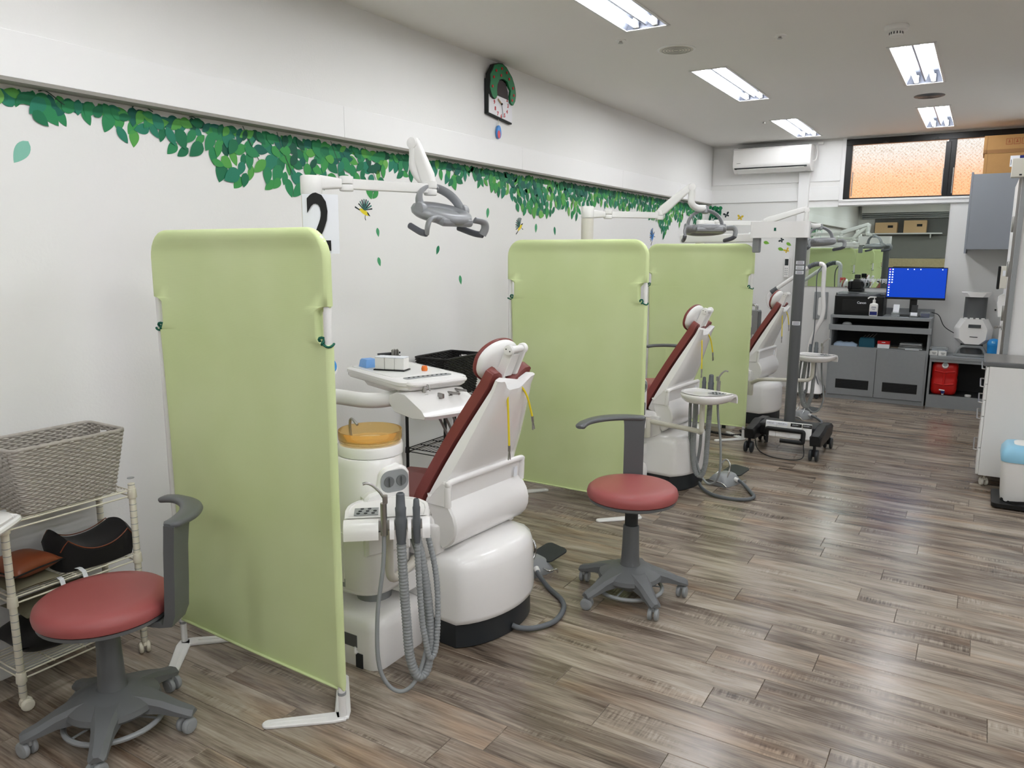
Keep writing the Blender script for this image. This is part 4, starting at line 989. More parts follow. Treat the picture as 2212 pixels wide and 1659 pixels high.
pillow('leather_cushion', 'rust orange leather cushion with dark piping on the middle trolley shelf', (-2.79, 1.262, .452), .19, .18, .075, 'rust', R(10), 'blackm')
pillow('cloth_pad', 'khaki cloth pad under the rust leather cushion', (-2.81, 1.265, .415), .215, .17, .034, 'khaki')
# black suede saddle-shaped neck rest
def saddle(label, loc, rz):
    t = thing('neck_rest', label, 'cushion', loc, rz)
    def surf(u, v): # u along, v across
        x = u * .15; y = v * .11
        hgt = .07 + .12 * (abs(u) ** 2.2) * (1 - .35 * v * v) * (1 if u < 0 else .75) - .07 * max(0, abs(u) - .82) / .18
        return x * (1 - .12 * v * v), y * (1 - .25 * u * u), hgt
    b = MB(); g = 20; vs = {}
    for i in range(g + 1):
        for j in range(g + 1):
            u, v = -1 + 2 * i / g, -1 + 2 * j / g; x, y, z = surf(u, v); e = max(abs(u), abs(v)) ** 8
            vs[i, j] = (b.bm.verts.new((x, y, z - .006 * e)), b.bm.verts.new((x * .92, y * .92, 0.0)))
    for i in range(g):
        for j in range(g):
            for q in (0, 1): b.bm.faces.new([vs[i, j][q], vs[i + 1, j][q], vs[i + 1, j + 1][q], vs[i, j + 1][q]])
    for i in range(g):
        for a_, c_ in (((i, 0), (i + 1, 0)), ((i, g), (i + 1, g)), ((0, i), (0, i + 1)), ((g, i), (g, i + 1))): b.bm.faces.new([vs[a_][0], vs[c_][0], vs[c_][1], vs[a_][1]])
    b.obj('cover', M['suede'], t, 80)
    for s in (-1, 1): MB().tube([Vector(surf(-1 + 2 * i / 20, s * .97)) + Vector((0, 0, .001)) for i in range(21)], .0022, 6).obj('piping', M['rust'], t)
    return t
saddle('black suede saddle-shaped neck rest with rust piping on the middle trolley shelf', (-2.815, 1.515, .4165), R(84))
pillow('black_cushion', 'black cushion on the bottom trolley shelf', (-2.815, 1.40, .139), .21, .42, .15, 'suede')
pillow('folded_cloth', 'folded olive cloth on top of the bottom-shelf cushion', (-2.815, 1.38, .291), .20, .30, .04, 'khaki')
st_ = thing('white_strap', 'white webbing straps hanging over the middle trolley shelf edge', 'strap', (-2.695, 1.36, .415))
for y in (-.02, .06):
    MB().loft([[(x, y + w, z) for w in (-.008, .008)] + [(x + .002, y + w, z - .001) for w in (.008, -.008)] for x, z in ((-.05, .012), (-.02, .016), (.004, .01), (.014, -.01), (.012, -.045 - y))]).obj('webbing', M['paper'], st_)
# ================================================================ foot pedals
def make_pedal(label, loc, rz, hose):
    t = thing('foot_pedal', label, 'foot pedal', (loc[0], loc[1], 0), rz, 'grey cast foot pedals with chrome loop')
    MB().loft([[(x, y, z) for x, y in rr(w, l, r, 4)] for w, l, r, z in ((.165, .20, .02, 0), (.165, .20, .02, .012), (.10, .15, .025, .062), (.07, .12, .025, .072))]).obj('housing', M['greyl'], t, 40)
    m = MB(); m.prism(rr(.15, .14, .03, 4, 0, .135), .008, Matrix.Translation((0, 0, .03)) @ Matrix.Rotation(R(14), 4, 'X'), bev=.002); m.obj('flap', M['charcoal'], t)
    MB().tube(spl([(-.055, -.085, .012), (-.05, -.05, .05), (-.035, 0, .09), (-.03, .01, .14), (0, .012, .165), (.03, .01, .14), (.035, 0, .09), (.05, -.05, .05), (.055, -.085, .012)], 6), .006, 10).obj('lift_loop', M['chrome'], t, 80)
    MB().tube(fillet([(-.09, -.10, .008), (-.06, -.105, .03), (.06, -.105, .03), (.09, -.10, .008)], .02, 4), .005, 8).obj('guard_bar', M['chrome'], t, 80)
    MB().tube(fillet([(.07, .03, .03), (.115, .03, .03), (.115, .08, .03), (.115, .085, .01)], .012, 4), .005, 8).obj('side_bar', M['chrome'], t, 80)
    inv = Matrix.Rotation(-rz, 4, 'Z') @ Matrix.Translation((-loc[0], -loc[1], 0))
    pts = [inv @ Vector(p) for p in hose]
    MB().cyl(pts[0], pts[0] + (pts[1] - pts[0]).normalized() * .03, .014, seg=12, bev=.002).obj('hose_socket', M['whitem'], t)
    MB().tube(spl(pts, 8), .0115, 10).obj('hose', M['hosed'], t, 80)
    return t
make_pedal('foot pedal behind the nearest patient chair with looped grey hose', (-1.80, 3.12), R(-20), [(-1.74, 3.08, .045), (-1.70, 3.04, .03), (-1.613, 2.977, .013), (-1.506, 2.90, .013), (-1.452, 2.82, .013), (-1.432, 2.70, .013), (-1.47, 2.60, .016), (-1.52, 2.555, .022), (-1.55, 2.545, .03)])
make_pedal('foot pedal with chrome loop on the floor beside the second patient chair', (-1.40, 5.12), R(-20), [(-1.33, 5.12, .04), (-1.28, 5.10, .03), (-1.20, 5.0, .013), (-1.138, 4.88, .013), (-1.16, 4.80, .013), (-1.25, 4.757, .013), (-1.373, 4.775, .013), (-1.47, 4.86, .016), (-1.52, 4.93, .03)])
make_pedal('foot pedal with chrome loop behind the microscope stand', (-1.38, 7.62), R(-25), [(-1.31, 7.62, .04), (-1.26, 7.60, .03), (-1.18, 7.52, .013), (-1.16, 7.40, .013), (-1.25, 7.27, .013), (-1.40, 7.25, .016), (-1.50, 7.28, .03)])

# ================================================================ microscope on a wheeled stand
ms = thing('microscope_stand', 'black wheeled microscope stand with dark grey column and white arm', 'microscope', (-1.225, 6.30, 0))
CX, CY = -1.225, 6.30
m = MB()
for x in (-.245, .25):
    m.loft([[(x + dx, y, z) for dx, z in ((-.04 * k, z0), (.04 * k, z0), (.045 * k, z1 - .02), (.028 * k, z1), (-.028 * k, z1), (-.045 * k, z1 - .02))] for y, k, z0, z1 in ((-.275, .75, .125, .195), (-.26, 1, .115, .205), (-.12, 1, .105, .215), (.0, 1.0, .105, .235), (.12, 1, .105, .215), (.26, 1, .115, .205), (.275, .75, .125, .195))])
m.box((0, .02, .17), (.46, .24, .11), .03)
m.obj('base', M['black'], ms, 40)
for x, y in ((-.25, -.235), (.245, -.25), (.27, .235), (-.25, .235)):
    c = MB(); c.cyl((x, y, .05), (x, y, .12), .012, seg=10); c.box((x, y, .06), (.035, .022, .06), .008); co = c.obj('caster', M['black'], ms)
    for s in (-1, 1): MB().cyl((x + s * .012, y - .012, .045), (x + s * .034, y - .012, .045), .045, seg=24, bev=.008).obj('wheel', M['charcoal'], co)
MB().cyl((0, 0, .20), (0, 0, 1.705), .043, seg=28).obj('column', M['greyd'], ms)
for z, h in ((1.50, .026), (1.462, .03), (1.425, .026), (1.03, .03)):
    s_ = MB(); s_.loft([[(.0436 * math.cos(a), .0436 * math.sin(a), zz) for a in [R(-120 + 7 * i) for i in range(13)]] + [(.0441 * math.cos(a), .0441 * math.sin(a), zz) for a in [R(-120 + 7 * (12 - i)) for i in range(13)]] for zz in (z - h / 2, z + h / 2)][0:0] or [[(.0436 * math.cos(a), .0436 * math.sin(a), zz) for a in [R(-120 + 7 * i) for i in range(13)]] + [(.0443 * math.cos(a), .0443 * math.sin(a), zz) for a in [R(-120 + 7 * (12 - i)) for i in range(13)]] for zz in (z - h / 2, z + h / 2)])
    lo = s_.obj('warning_label', M['paper'], ms)
    for q in range(3): MB().box((.0445 * math.cos(R(-78)), .0445 * math.sin(R(-78)), z - h * .25 + q * h * .25), (.045, .0006, .0025), 0, rot=(0, 0, R(12))).obj('print_line', M['ink'], lo)
m = MB(); m.loft([[(x, y, z) for x, y in rr(.44, .13, .03, 5, -.165, 0)] for z in (1.69, 1.695, 1.805, 1.815)]); m.obj('head_box', M['white'], ms, 40)
MB().box((-.19, -.066, 1.755), (.016, .003, .024), .001).obj('badge', M['tie'], ms)
MB().box((-.345, .02, 1.635), (.055, .07, .12), .01).obj('arm_bracket', M['greyl'], ms)
T_ = frame((-.37, .12, 1.694), (-.74, .30, .0), (0, 0, 1)); m = MB(T_); m.box((.39, 0, 0), (.80, .075, .072), .014); ar = m.obj('balance_arm', M['white'], ms)
MB(T_).cyl((.74, -.038, .0), (.74, -.041, .0), .008, seg=12).obj('screw', M['charcoal'], ar)
MB().sphere((-.42, .16, 1.715), .028, (1.5, 1, 1)).cyl((-.46, .15, 1.715), (-.475, .147, 1.715), .012, seg=12).obj('camera_dome', M['white'], ms, 60)
MB().cyl((-1.05, .40, 1.52), (-1.05, .40, 1.64), .04, seg=20, bev=.006).box((-1.05, .40, 1.46), (.12, .14, .10), .02).obj('optic_head', M['whitem'], ms)
# foot control hung on the front
fc = thing('foot_control', 'white four-key foot control with black frame hung on the microscope base', 'foot pedal', (-1.184, 6.055, 0))
T_ = Matrix.Translation((0, 0, .215)) @ Matrix.Rotation(R(-8), 4, 'X')
m = MB(T_); m.box((0, .012, 0), (.345, .02, .125), .004); m.obj('plate', M['whitem'], fc)
for i, (x, w, s, dark) in enumerate(((-.128, .078, 'FOCUS −', 0), (-.046, .078, 'FOCUS +', 0), (.058, .082, 'ZOOM −', 1), (.140, .068, 'ZOOM +', 1))):
    k = MB(T_).box((x, -.002, -.015), (w, .012, .085), .003).obj('key', M['whitem'], fc)
    k = MB(T_).box((x, -.001, .044), (w, .008, .026), .002).obj('key_label', M['black'] if dark else M['paper'], fc)
    text('lettering', s, .016, T_ @ frame((x, -.0056, .044), (1, 0, 0), (0, -1, 0)), M['paper'] if dark else M['ink'], k, .0002, sx=.95)
m = MB(T_)
m.tube(fillet([(-.155, -.012, -.055), (-.155, -.022, .0), (.12, -.022, .0), (.12, -.022, -.085), (-.05, -.022, -.085)], .012, 4), .017, 8, flat=(.5, 1.0), up=(0, 1, 0)); m.obj('handle_frame', M['black'], fc, 60)
MB(T_).box((-.155, .01, -.075), (.02, .02, .08), .004).box((.10, .01, -.075), (.02, .02, .06), .004).obj('bracket', M['black'], fc)
MB().tube(spl([(-1.48, 6.25, .11), (-1.42, 6.10, .03), (-1.30, 5.99, .006), (-1.12, 5.97, .006), (-1.05, 6.0, .03), (-1.06, 6.04, .12)], 8), .004, 8).obj('black_cable', M['black'], None, label='thin black cable drooping under the microscope base', cat='cable')

# ================================================================ extra-oral suction arm
va = thing('suction_arm', 'white jointed suction pipe arm with grey bellows joints near the mirror', 'suction arm', (-1.53, 8.80, 0))
def V(x, z, y=8.8): k = y / 8.3; return Vector((x * k + 1.53, y - 8.8, (z - 1.575) * k + 1.575))
MB().tube(spl([V(-1.50, .30), V(-1.472, .50), V(-1.46, .65), V(-1.423, .78), V(-1.372, .90), V(-1.356, 1.02), V(-1.372, 1.20), V(-1.376, 1.40)], 8), .023, 14).obj('riser_pipe', M['white'], va, 80)
MB().tube(spl([V(-1.376, 1.40), V(-1.38, 1.44), V(-1.40, 1.462), V(-1.425, 1.465)], 6), .024, 14).obj('elbow_pipe', M['white'], va, 80)
o_, rd = ribbed(spl([V(-1.425, 1.465), V(-1.46, 1.463), V(-1.50, 1.448), V(-1.53, 1.428)], 6), .027, .018, .004); MB().tube(o_, .026, 14, rad=rd).obj('bellows', M['hosed'], va, 80)
MB().tube([V(-1.53, 1.43), V(-1.83, 1.205)], .022, 14).obj('arm_pipe', M['white'], va, 80)
o_, rd = ribbed(spl([V(-1.825, 1.21), V(-1.86, 1.185), V(-1.885, 1.165)], 6), .027, .018, .004); MB().tube(o_, .026, 14, rad=rd).obj('bellows', M['hosed'], va, 80)
MB().tube(spl([V(-1.88, 1.165), V(-1.91, 1.13), V(-1.912, 1.08), V(-1.895, 1.03), V(-1.87, 1.01)], 6), .022, 14).obj('elbow_pipe', M['white'], va, 80)
o_, rd = ribbed(spl([V(-1.87, 1.01), V(-1.85, .995), V(-1.835, .985)], 6), .027, .018, .004); MB().tube(o_, .026, 14, rad=rd).obj('bellows', M['hosed'], va, 80)
m = MB(); m.loft([[(x, y, z) for x, y in rr(w, l, .06, 5, -.05, .1)] for w, l, z in ((.36, .36, .05), (.38, .38, .06), (.36, .36, .10), (.24, .24, .19), (.2, .2, .36), (.17, .17, .37))]); m.obj('pump_base', M['white'], va, 45)
for x, y in ((-.2, -.05), (.1, -.05), (.1, .25), (-.2, .25)): caster(va, x, y, x * 5 + y, .024, 'charcoal', .06, .018)
MB().tube(spl([V(-1.40, 1.44, 8.78), V(-1.44, 1.35, 8.76), V(-1.432, 1.1, 8.76), V(-1.43, .8, 8.76), V(-1.44, .5, 8.78), V(-1.36, .25, 8.8), V(-1.30, .06, 8.85)], 8), .0055, 8).obj('hanging_cable', M['hosed'], None, label='grey cable hanging down from the suction arm elbow', cat='cable', loc=(-1.53, 8.80, 0))

mb_ = thing('side_cabinet_unit', 'grey device with chrome handle on a stand behind the farthest patient chair', 'device', (-1.95, 7.80, 0))
MB().lathe([(.001, 0), (.13, 0), (.13, .012), (.03, .03), (.001, .03)], seg=28).cyl((0, 0, .02), (0, 0, .78), .018, seg=14).obj('stand', M['whitem'], mb_)
MB().box((0, 0, .89), (.16, .14, .24), .008).obj('case', M['greyl'], mb_); MB().box((.082, 0, .89), (.006, .12, .21), .002).obj('side_plate', M['greyd'], mb_); MB().box((-.02, -.072, .90), (.09, .006, .12), .002).obj('door_plate', M['whitem'], mb_)
for y_ in (-.03, .03): MB().tube(fillet([(-.04, y_, 1.008), (-.04, y_, 1.06), (.05, y_, 1.06), (.05, y_, 1.008)], .025, 5), .010, 10).obj('handle', M['chrome'], mb_, 80)
o_, rd = ribbed(spl([(-2.0, 6.56, .012), (-1.88, 6.52, .012), (-1.74, 6.50, .012), (-1.66, 6.60, .012), (-1.72, 6.72, .012)], 8), .011, .016, .003); MB().tube(o_, .01, 8, rad=rd).obj('coiled_cable', M['black'], None, label='black coiled cable on the floor under the farthest green screen', cat='cable')
# ================================================================ back wall fittings
ac = thing('air_conditioner', 'white split air conditioner high on the back wall', 'air conditioner', (-2.165, 9.35, 2.48))
prof = [(0, 0.0), (-.14, 0.0), (-.195, .035), (-.225, .07), (-.23, .10), (-.222, .255), (-.20, .275), (0, .282)]
MB().loft([[(x, p[0] * k, .14 + (p[1] - .14) * k) for p in prof] for x, k in ((-.43, .95), (-.425, 1.0), (.425, 1.0), (.43, .95))]).obj('body', M['white'], ac, 35)
MB().box((0, -.10, .279), (.78, .14, .008), .002).obj('top_grille', M['blackm'], ac)
MB().box((-.01, -.175, .028), (.80, .10, .006), .002, rot=(R(-33), 0, 0)).obj('air_outlet', M['charcoal'], ac)
MB().box((-.01, -.178, .020), (.74, .075, .006), .002, rot=(R(-33), 0, 0)).obj('flap', M['whitem'], ac)
MB().box((-.36, -.2305, .105), (.045, .001, .004)).obj('maker_mark', M['grey'], ac)
MB().tube(spl([(.43, -.12, .10), (.46, -.10, .12), (.465, -.06, .2), (.45, -.03, .27), (.47, -.02, .295)], 6), .006, 8).obj('power_cable', M['whitem'], ac, 80)
MB().box((.49, -.02, .30), (.06, .04, .03), .006).obj('plug', M['whitem'], ac)
MB().box((0, 0, 0), (.115, .05, 2.12), .006).obj('pipe_duct', M['paint'], None, loc=(-1.825, 9.325, 1.415), label='white pipe duct running down the wall from the air conditioner', cat='duct')
mr = thing('wall_mirror', 'large frameless wall mirror with gift lettering under the window', 'mirror', (-1.06, 9.345, 1.64))
MB().box((0, 0, 0), (1.40, .006, .886)).obj('glass', M['mirror'], mr)
text('lettering', '贈', .062, frame((-.285, -.0042, -.37), (1, 0, 0), (0, -1, 0)), M['inkred'], mr, .0003, .002)
text('lettering', '大学歯学部同窓会', .055, frame((.06, -.0042, -.372), (1, 0, 0), (0, -1, 0)), M['paper'], mr, .0003, .0015)
rc = thing('remote_control', 'white air conditioner remote held on the back wall', 'remote', (-1.962, 9.35, 1.405))
MB().box((0, -.014, 0), (.055, .024, .225), .006).obj('body', M['white'], rc); MB().box((.0, -.0265, .062), (.040, .002, .075), .001).obj('display', M['charcoal'], rc)
for i in range(8): MB().box((-.010 + .02 * (i % 2), -.027, -.01 - .022 * (i // 2)), (.012, .003, .009), .001).obj('button', M['greyl'], rc)
wp = thing('wall_panel_box', 'light grey metal panel box on the wall below the mirror', 'wall box', (-1.56, 9.35, .98))
MB().box((0, -.012, 0), (.145, .024, .31), .004).obj('cover', M['greyl'], wp); MB().prism(rr(.05, .21, .022, 5, 0, -.01), .003, frame((0, -.024, 0), (1, 0, 0), (0, -1, 0)), bev=.001).obj('slot', M['whitem'], wp)

# ================================================================ desk cabinet under the mirror
cb_ = thing('desk_cabinet', 'grey desk cabinet with open bay and two vented doors under the mirror', 'cabinet', (-.89, 9.115, 0))
G = M['cabgrey']
for x in (-.472, .472): MB().box((x, .0, .45), (.02, .43, .90), .002).obj('side_panel', G, cb_)
MB().box((0, .205, .45), (.93, .015, .88)).obj('back_panel', M['cabdark'], cb_)
MB().box((0, -.002, .90), (.97, .45, .03), .003).obj('top', G, cb_)
MB().box((0, .205, .95), (.97, .016, .07), .002).obj('upstand', G, cb_)
MB().box((0, -.01, .80), (.93, .41, .012)).obj('tray_shelf', M['cabdark'], cb_)
MB().box((0, -.224, .782), (.985, .022, .06), .002).obj('rail', G, cb_)
MB().box((0, .0, .572), (.93, .42, .014)).obj('shelf', G, cb_)
for s in (-1, 1):
    d_ = MB().box((s * .2325, -.216, .308), (.461, .018, .52), .0015).obj('door', G, cb_)
    MB().box((s * .2325 + .012, -.2245, .17), (.33, .006, .10), .001).obj('vent', M['blackm'], d_)
    v = d_.children[-1]
    for k in range(6): MB().box((s * .2325 + .012, -.2275, .13 + .016 * k), (.325, .003, .005), 0).obj('vent_slat', M['charcoal'], d_)
MB().box((0, -.205, .022), (.93, .016, .044)).obj('plinth', G, cb_)
# things on and in it
pr = thing('printer', 'black multifunction printer standing on the grey desk cabinet', 'printer', (-1.11, 9.10, .916))
MB().loft([[(x, y, z) for x, y in rr(w, l, .02, 4, 0, cy)] for w, l, cy, z in ((.48, .34, 0, 0), (.485, .345, 0, .006), (.485, .345, 0, .20), (.47, .33, .005, .206))]).obj('body', M['black'], pr, 40)
MB().box((.02, -.1735, .10), (.36, .006, .13), .003).obj('front_door', M['black'], pr); MB().box((.02, -.176, .045), (.36, .006, .028), .002).obj('paper_slot', M['blackm'], pr)
MB().loft([[(x, y, z) for x, y in ((-.22, -.165), (.15, -.165), (.20, -.12), (-.24, -.12))] + [] for z in (.204, .206)][0:1] + [[(-.22, -.150, .226), (.15, -.150, .226), (.20, -.10, .234), (-.24, -.10, .234)]]).obj('control_panel', M['charcoal'], pr)
MB().box((.03, -.135, .226), (.07, .03, .004), .001, rot=(R(25), 0, 0)).obj('display', M['greyl'], pr)
for i in range(10): MB().box((-.18 + .018 * i if i < 8 else .09 + .018 * (i - 8), -.137, .2255), (.010, .012, .005), .001, rot=(R(25), 0, 0)).obj('key', M['greyd'], pr)
MB().box((0, .04, .226), (.45, .26, .03), .01).obj('scanner_lid', M['greyd'], pr)
text('maker_name', 'Canon', .034, frame((.03, -.1772, .135), (1, 0, 0), (0, -1, 0)), M['paper'], pr, .0002, .0006)
cm = thing('camera', 'black camera with ring flash lying on the printer', 'camera', (-1.17, 9.09, 1.158), R(-12))
MB().box((0, 0, .075), (.13, .06, .085), .012).box((-.055, -.01, .07), (.04, .075, .09), .014).obj('body', M['black'], cm, 40)
MB().loft([[(x, y, z) for x, y in rr(w, l, .008, 3, .01, 0)] for w, l, z in ((.08, .06, .112), (.06, .055, .135), (.05, .05, .14))]).obj('prism_hump', M['black'], cm)
MB().box((.01, .005, .165), (.055, .04, .045), .008).obj('flash_controller', M['black'], cm)
MB().cyl((.01, .03, .072), (.01, .125, .072), .036, .034, seg=24, bev=.004).obj('lens', M['blackm'], cm)
m = MB(); m.tube([(.01 + .047 * math.cos(2 * PI * i / 28), .115, .074 + .047 * math.sin(2 * PI * i / 28)) for i in range(28)], .012, 8, closed=True); m.obj('ring_flash', M['greyl'], cm, 80)
MB().box((.0, .02, .02), (.15, .09, .035), .012).obj('battery_grip', M['black'], cm)
sb = thing('sanitizer_bottle', 'white pump bottle with navy label in front of the printer', 'bottle', (-.958, 8.92, .916), R(5))
MB().loft([[(x, y, z) for x, y in rr(w, l, r, 5)] for w, l, r, z in ((.076, .042, .016, 0), (.084, .05, .018, .006), (.084, .05, .018, .115), (.074, .044, .018, .13), (.03, .03, .0145, .138), (.028, .028, .0138, .145))]).obj('bottle', M['whitem'], sb, 40)
MB().cyl((0, 0, .143), (0, 0, .172), .0145, seg=16, bev=.002).cyl((0, 0, .17), (0, 0, .195), .005, seg=10).obj('pump_collar', M['whitem'], sb)
MB().tube(fillet([(.018, 0, .199), (-.045, 0, .199), (-.062, 0, .182)], .012, 4), .0065, 8).obj('pump_nozzle', M['whitem'], sb)
MB().box((0, -.0255, .03), (.068, .0012, .036)).obj('label_block', M['navy'], sb); text('label_text', 'HAND GEL', .014, frame((0, -.0255, .10), (1, 0, 0), (0, -1, 0)), M['navy'], sb, .0003) if False else None
for k, w in ((.098, .042), (.088, .05), (.072, .03)): MB().box((0, -.0255, k), (w, .001, .004)).obj('print_line', M['navy'], sb)
mo = thing('monitor', 'computer monitor with a plain blue desktop on the grey desk cabinet', 'monitor', (-.59, 9.10, .916), R(3))
MB().box((0, 0, .345), (.556, .03, .335), .004).obj('bezel', M['black'], mo)
MB().box((0, -.0156, .352), (.543, .002, .305)).obj('screen', M['screenblue'], mo); sc_ = mo.children[-1]
M['icon'] = mat('screen_icon', (200, 210, 240), .4, emit=(205, 215, 250), estr=1.2); M['iconr'] = mat('screen_icon_red', (220, 90, 120), .4, emit=(225, 90, 130), estr=1.0)
for i in range(11): MB().box((-.256, -.0168, .49 - .027 * i), (.012, .0006, .012)).obj('icon', M['iconr'] if i in (0, 6) else M['icon'], sc_)
for i in range(6): MB().box((-.230, -.0168, .49 - .027 * i), (.012, .0006, .012)).obj('icon', M['icon'], sc_)
for x in (-.09, -.03, .03, .23): MB().box((x, -.0168, .492), (.008, .0006, .010)).obj('icon', M['icon'], sc_)
MB().box((-.01, .03, .17), (.07, .03, .26), .006).obj('neck', M['black'], mo); MB().box((-.01, .01, .006), (.24, .18, .012), .005).obj('foot', M['black'], mo)
for lab, x, y, c2 in (('small clear acrylic card stand with white card on the desk cabinet', -.745, 8.94, 'paper'), ('clear acrylic card stand with black and white card before the monitor foot', -.575, 8.95, 'black')):
    t = thing('card_stand', lab, 'card stand', (x, y, .916), R(-6))
    MB().box((0, 0, .004), (.085, .06, .008), .002).box((0, -.012, .03), (.075, .004, .05), .001, rot=(R(-15), 0, 0)).obj('stand', M['clear'], t); MB().box((0, .004, .085), (.058, .004, .09), .001, rot=(R(-15), 0, 0)).obj('card', M[c2], t)
    if c2 == 'black': MB().box((0, -.014, .035), (.062, .003, .035), .001, rot=(R(-15), 0, 0)).obj('front_card', M['paper'], t)
sbx = thing('storage_box', 'small clear box with dark contents beside the monitor foot', 'box', (-.478, 9.02, .916)); MB().box((0, 0, .03), (.09, .08, .055), .003).obj('shell', M['clear'], sbx); MB().box((0, 0, .022), (.075, .066, .036), .003).obj('contents', M['navy'], sbx)
MB().loft([[(x, y, z) for x, y in sup(a, b, 2.4, 20)] for a, b, z in ((.045, .03, 0), (.05, .034, .008), (.04, .028, .026), (.02, .014, .034))]).obj('computer_mouse', M['greyl'], None, loc=(-1.21, 8.95, .807), label='grey computer mouse in the slot under the desk top', cat='mouse')
gl = thing('glove_bag', 'crumpled pale blue bag at the left of the open bay', 'bag', (-1.21, 8.98, .5795)); rnd2 = random.Random(3)
m = MB(); secs = []
for i in range(9):
    x = -.115 + .029 * i; h_ = (.025, .045, .05, .04, .045, .042, .05, .035, .02)[i]; secs.append([(x, -.07 + .006 * math.sin(i * 2), .0), (x, -.072, h_ * .6), (x, -.03, h_), (x, .03, h_ * .9), (x, .07, .0)])
m.loft(secs); m.obj('film', mat('pale_blue_film', (170, 190, 212), .35), gl, 60)
tb_ = thing('teal_pouch', 'dark teal pouch with silver instruments in the open bay', 'pouch', (-1.0, 8.99, .5795)); MB().loft([[(x, y, z) for x, y in rr(w, l, .01, 3)] for w, l, z in ((.15, .12, 0), (.155, .125, .06), (.14, .10, .095), (.12, .08, .1))]).obj('cover', M['teal'], tb_, 40)
for i in range(4): MB().cyl((-.05 + .03 * i, -.02, .09), (-.02 + .035 * i, .01 * i, .125 + .006 * i), .004, seg=6).obj('instrument', M['steel'], tb_)
rb = thing('red_box', 'small red and white carton in the open bay', 'box', (-.835, 8.955, .5795)); MB().box((0, 0, .022), (.115, .07, .044), .001).obj('tray', M['paper'], rb); MB().box((0, 0, .059), (.117, .072, .032), .001).obj('lid', mat('red_carton', (200, 26, 34), .5), rb); MB().box((.0, -.0365, .062), (.034, .001, .008)).obj('print_line', M['paper'], rb)
MB().box((0, 0, .004), (.20, .14, .008), .001).obj('paper_sheet', mat('kraft_card', (168, 158, 140), .7), None, loc=(-.835 + .09, 9.06, .5795), label='flat kraft card behind the red carton', cat='card')
fo = thing('folded_pad', 'stack of folded grey pads at the right of the open bay', 'cloth', (-.58, 8.99, .5795))
for i in range(3): MB().box((0, .005 * i, .011 + .021 * i), (.23 - .01 * i, .15, .019), .009, seg=3).obj('fold', M['greyl'] if i % 2 == 0 else M['grey'], fo)
MB().box((.02, -.085, .004), (.13, .012, .008), .002).obj('white_edge', M['paper'], fo)
MB().tube(spl([(-.47, 9.24, .575), (-.55, 9.2, .66), (-.6, 9.22, .72), (-.52, 9.28, .77)], 6), .004, 6).obj('cable_loop', M['black'], None, label='black cable looping at the back of the open bay', cat='cable')

# ================================================================ low counter with jerrycan and scanner
lc = thing('low_counter', 'low grey counter with open compartment next to the desk cabinet', 'counter', (.01, 9.115, 0))
MB().box((0, -.002, .52), (.80, .45, .03), .002).obj('top', G, lc)
for x in (-.39, .39): MB().box((x, 0, .252), (.02, .43, .505), .001).obj('side_panel', G, lc)
MB().box((0, .205, .25), (.76, .014, .50)).obj('back_panel', M['cabdark'], lc); MB().box((0, .0, .125), (.76, .42, .012)).obj('shelf', M['cabdark'], lc)
MB().box((0, -.213, .066), (.76, .016, .132), .001).obj('front_panel', G, lc); MB().box((0, -.213, .49), (.76, .016, .03), .001).obj('rail', G, lc)
jc = thing('jerrycan', 'red water jerrycan with white cap and blue tap in the low counter', 'jerrycan', (-.245, 9.05, .1325))
secs = []
for z, k in ((0, .8), (.015, .93), (.05, 1), (.15, 1), (.16, .975), (.19, .975), (.20, 1), (.28, 1), (.31, .96), (.33, .85), (.338, .6)): secs.append([(x * k, y * k, z) for x, y in rr(.235, .24, .05, 5)])
MB().loft(secs).obj('can', M['redcan'], jc, 50)
for pts in ([(-.09, -.121, .25), (0, -.123, .238), (.09, -.121, .25)], [(-.09, -.121, .12), (0, -.123, .108), (.09, -.121, .12)], [(0, -.122, .24), (0, -.123, .10)]): MB().tube(spl(pts, 4), .010, 8).obj('moulded_rib', M['redcan'], jc, 80)
MB().cyl((0, -.095, .293), (0, -.140, .315), .030, seg=24, bev=.005).obj('cap', M['whitem'], jc); MB().cyl((0, -.138, .314), (0, -.142, .316), .018, seg=20).obj('cap_disc', M['greyl'], jc)
tp_ = MB().cyl((0, -.11, .035), (0, -.155, .035), .018, seg=16, bev=.003).cyl((0, -.15, .045), (0, -.15, .02), .011, seg=12).obj('tap', M['navy'], jc)
MB().tube([(-.035, -.155, .058), (.015, -.15, .052)], .007, 8).obj('tap_lever', M['whitem'], tp_); MB().cyl((0, -.15, .02), (0, -.15, .008), .010, seg=12).obj('tap_spout', M['whitem'], tp_)
MB().lathe([(.001, 0), (.028, 0), (.029, .018), (.027, .02), (.001, .02)], seg=24).obj('screw_cap', M['whitem'], None, loc=(-.02, 8.96, .1315), label='loose white screw cap on the shelf of the low counter', cat='cap')
dv = thing('plate_scanner', 'white and grey dental plate scanner on the low counter', 'scanner', (-.035, 9.12, .5355))
arch = [(-.155, 0), (.155, 0), (.155, .012), (.105, .105), (.075, .125), (-.075, .125), (-.105, .105), (-.155, .012)]; hole = [(-.105, .025), (.105, .025), (.075, .095), (.06, .104), (-.06, .104), (-.075, .095)]
m = MB()
for a_, b_ in (((-.155, 0.012), (.155, .012)),): m.box((0, -.09, .012), (.31, .03, .024), .004)
m.tube(fillet([(-.14, -.09, .015), (-.095, -.09, .105), (.095, -.09, .105), (.14, -.09, .015)], .035, 5), .016, 8); m.obj('stand_arch', M['greyl'], dv, 60)
MB().box((0, .0, .012), (.28, .18, .024), .006).obj('stand_plate', M['greyl'], dv)
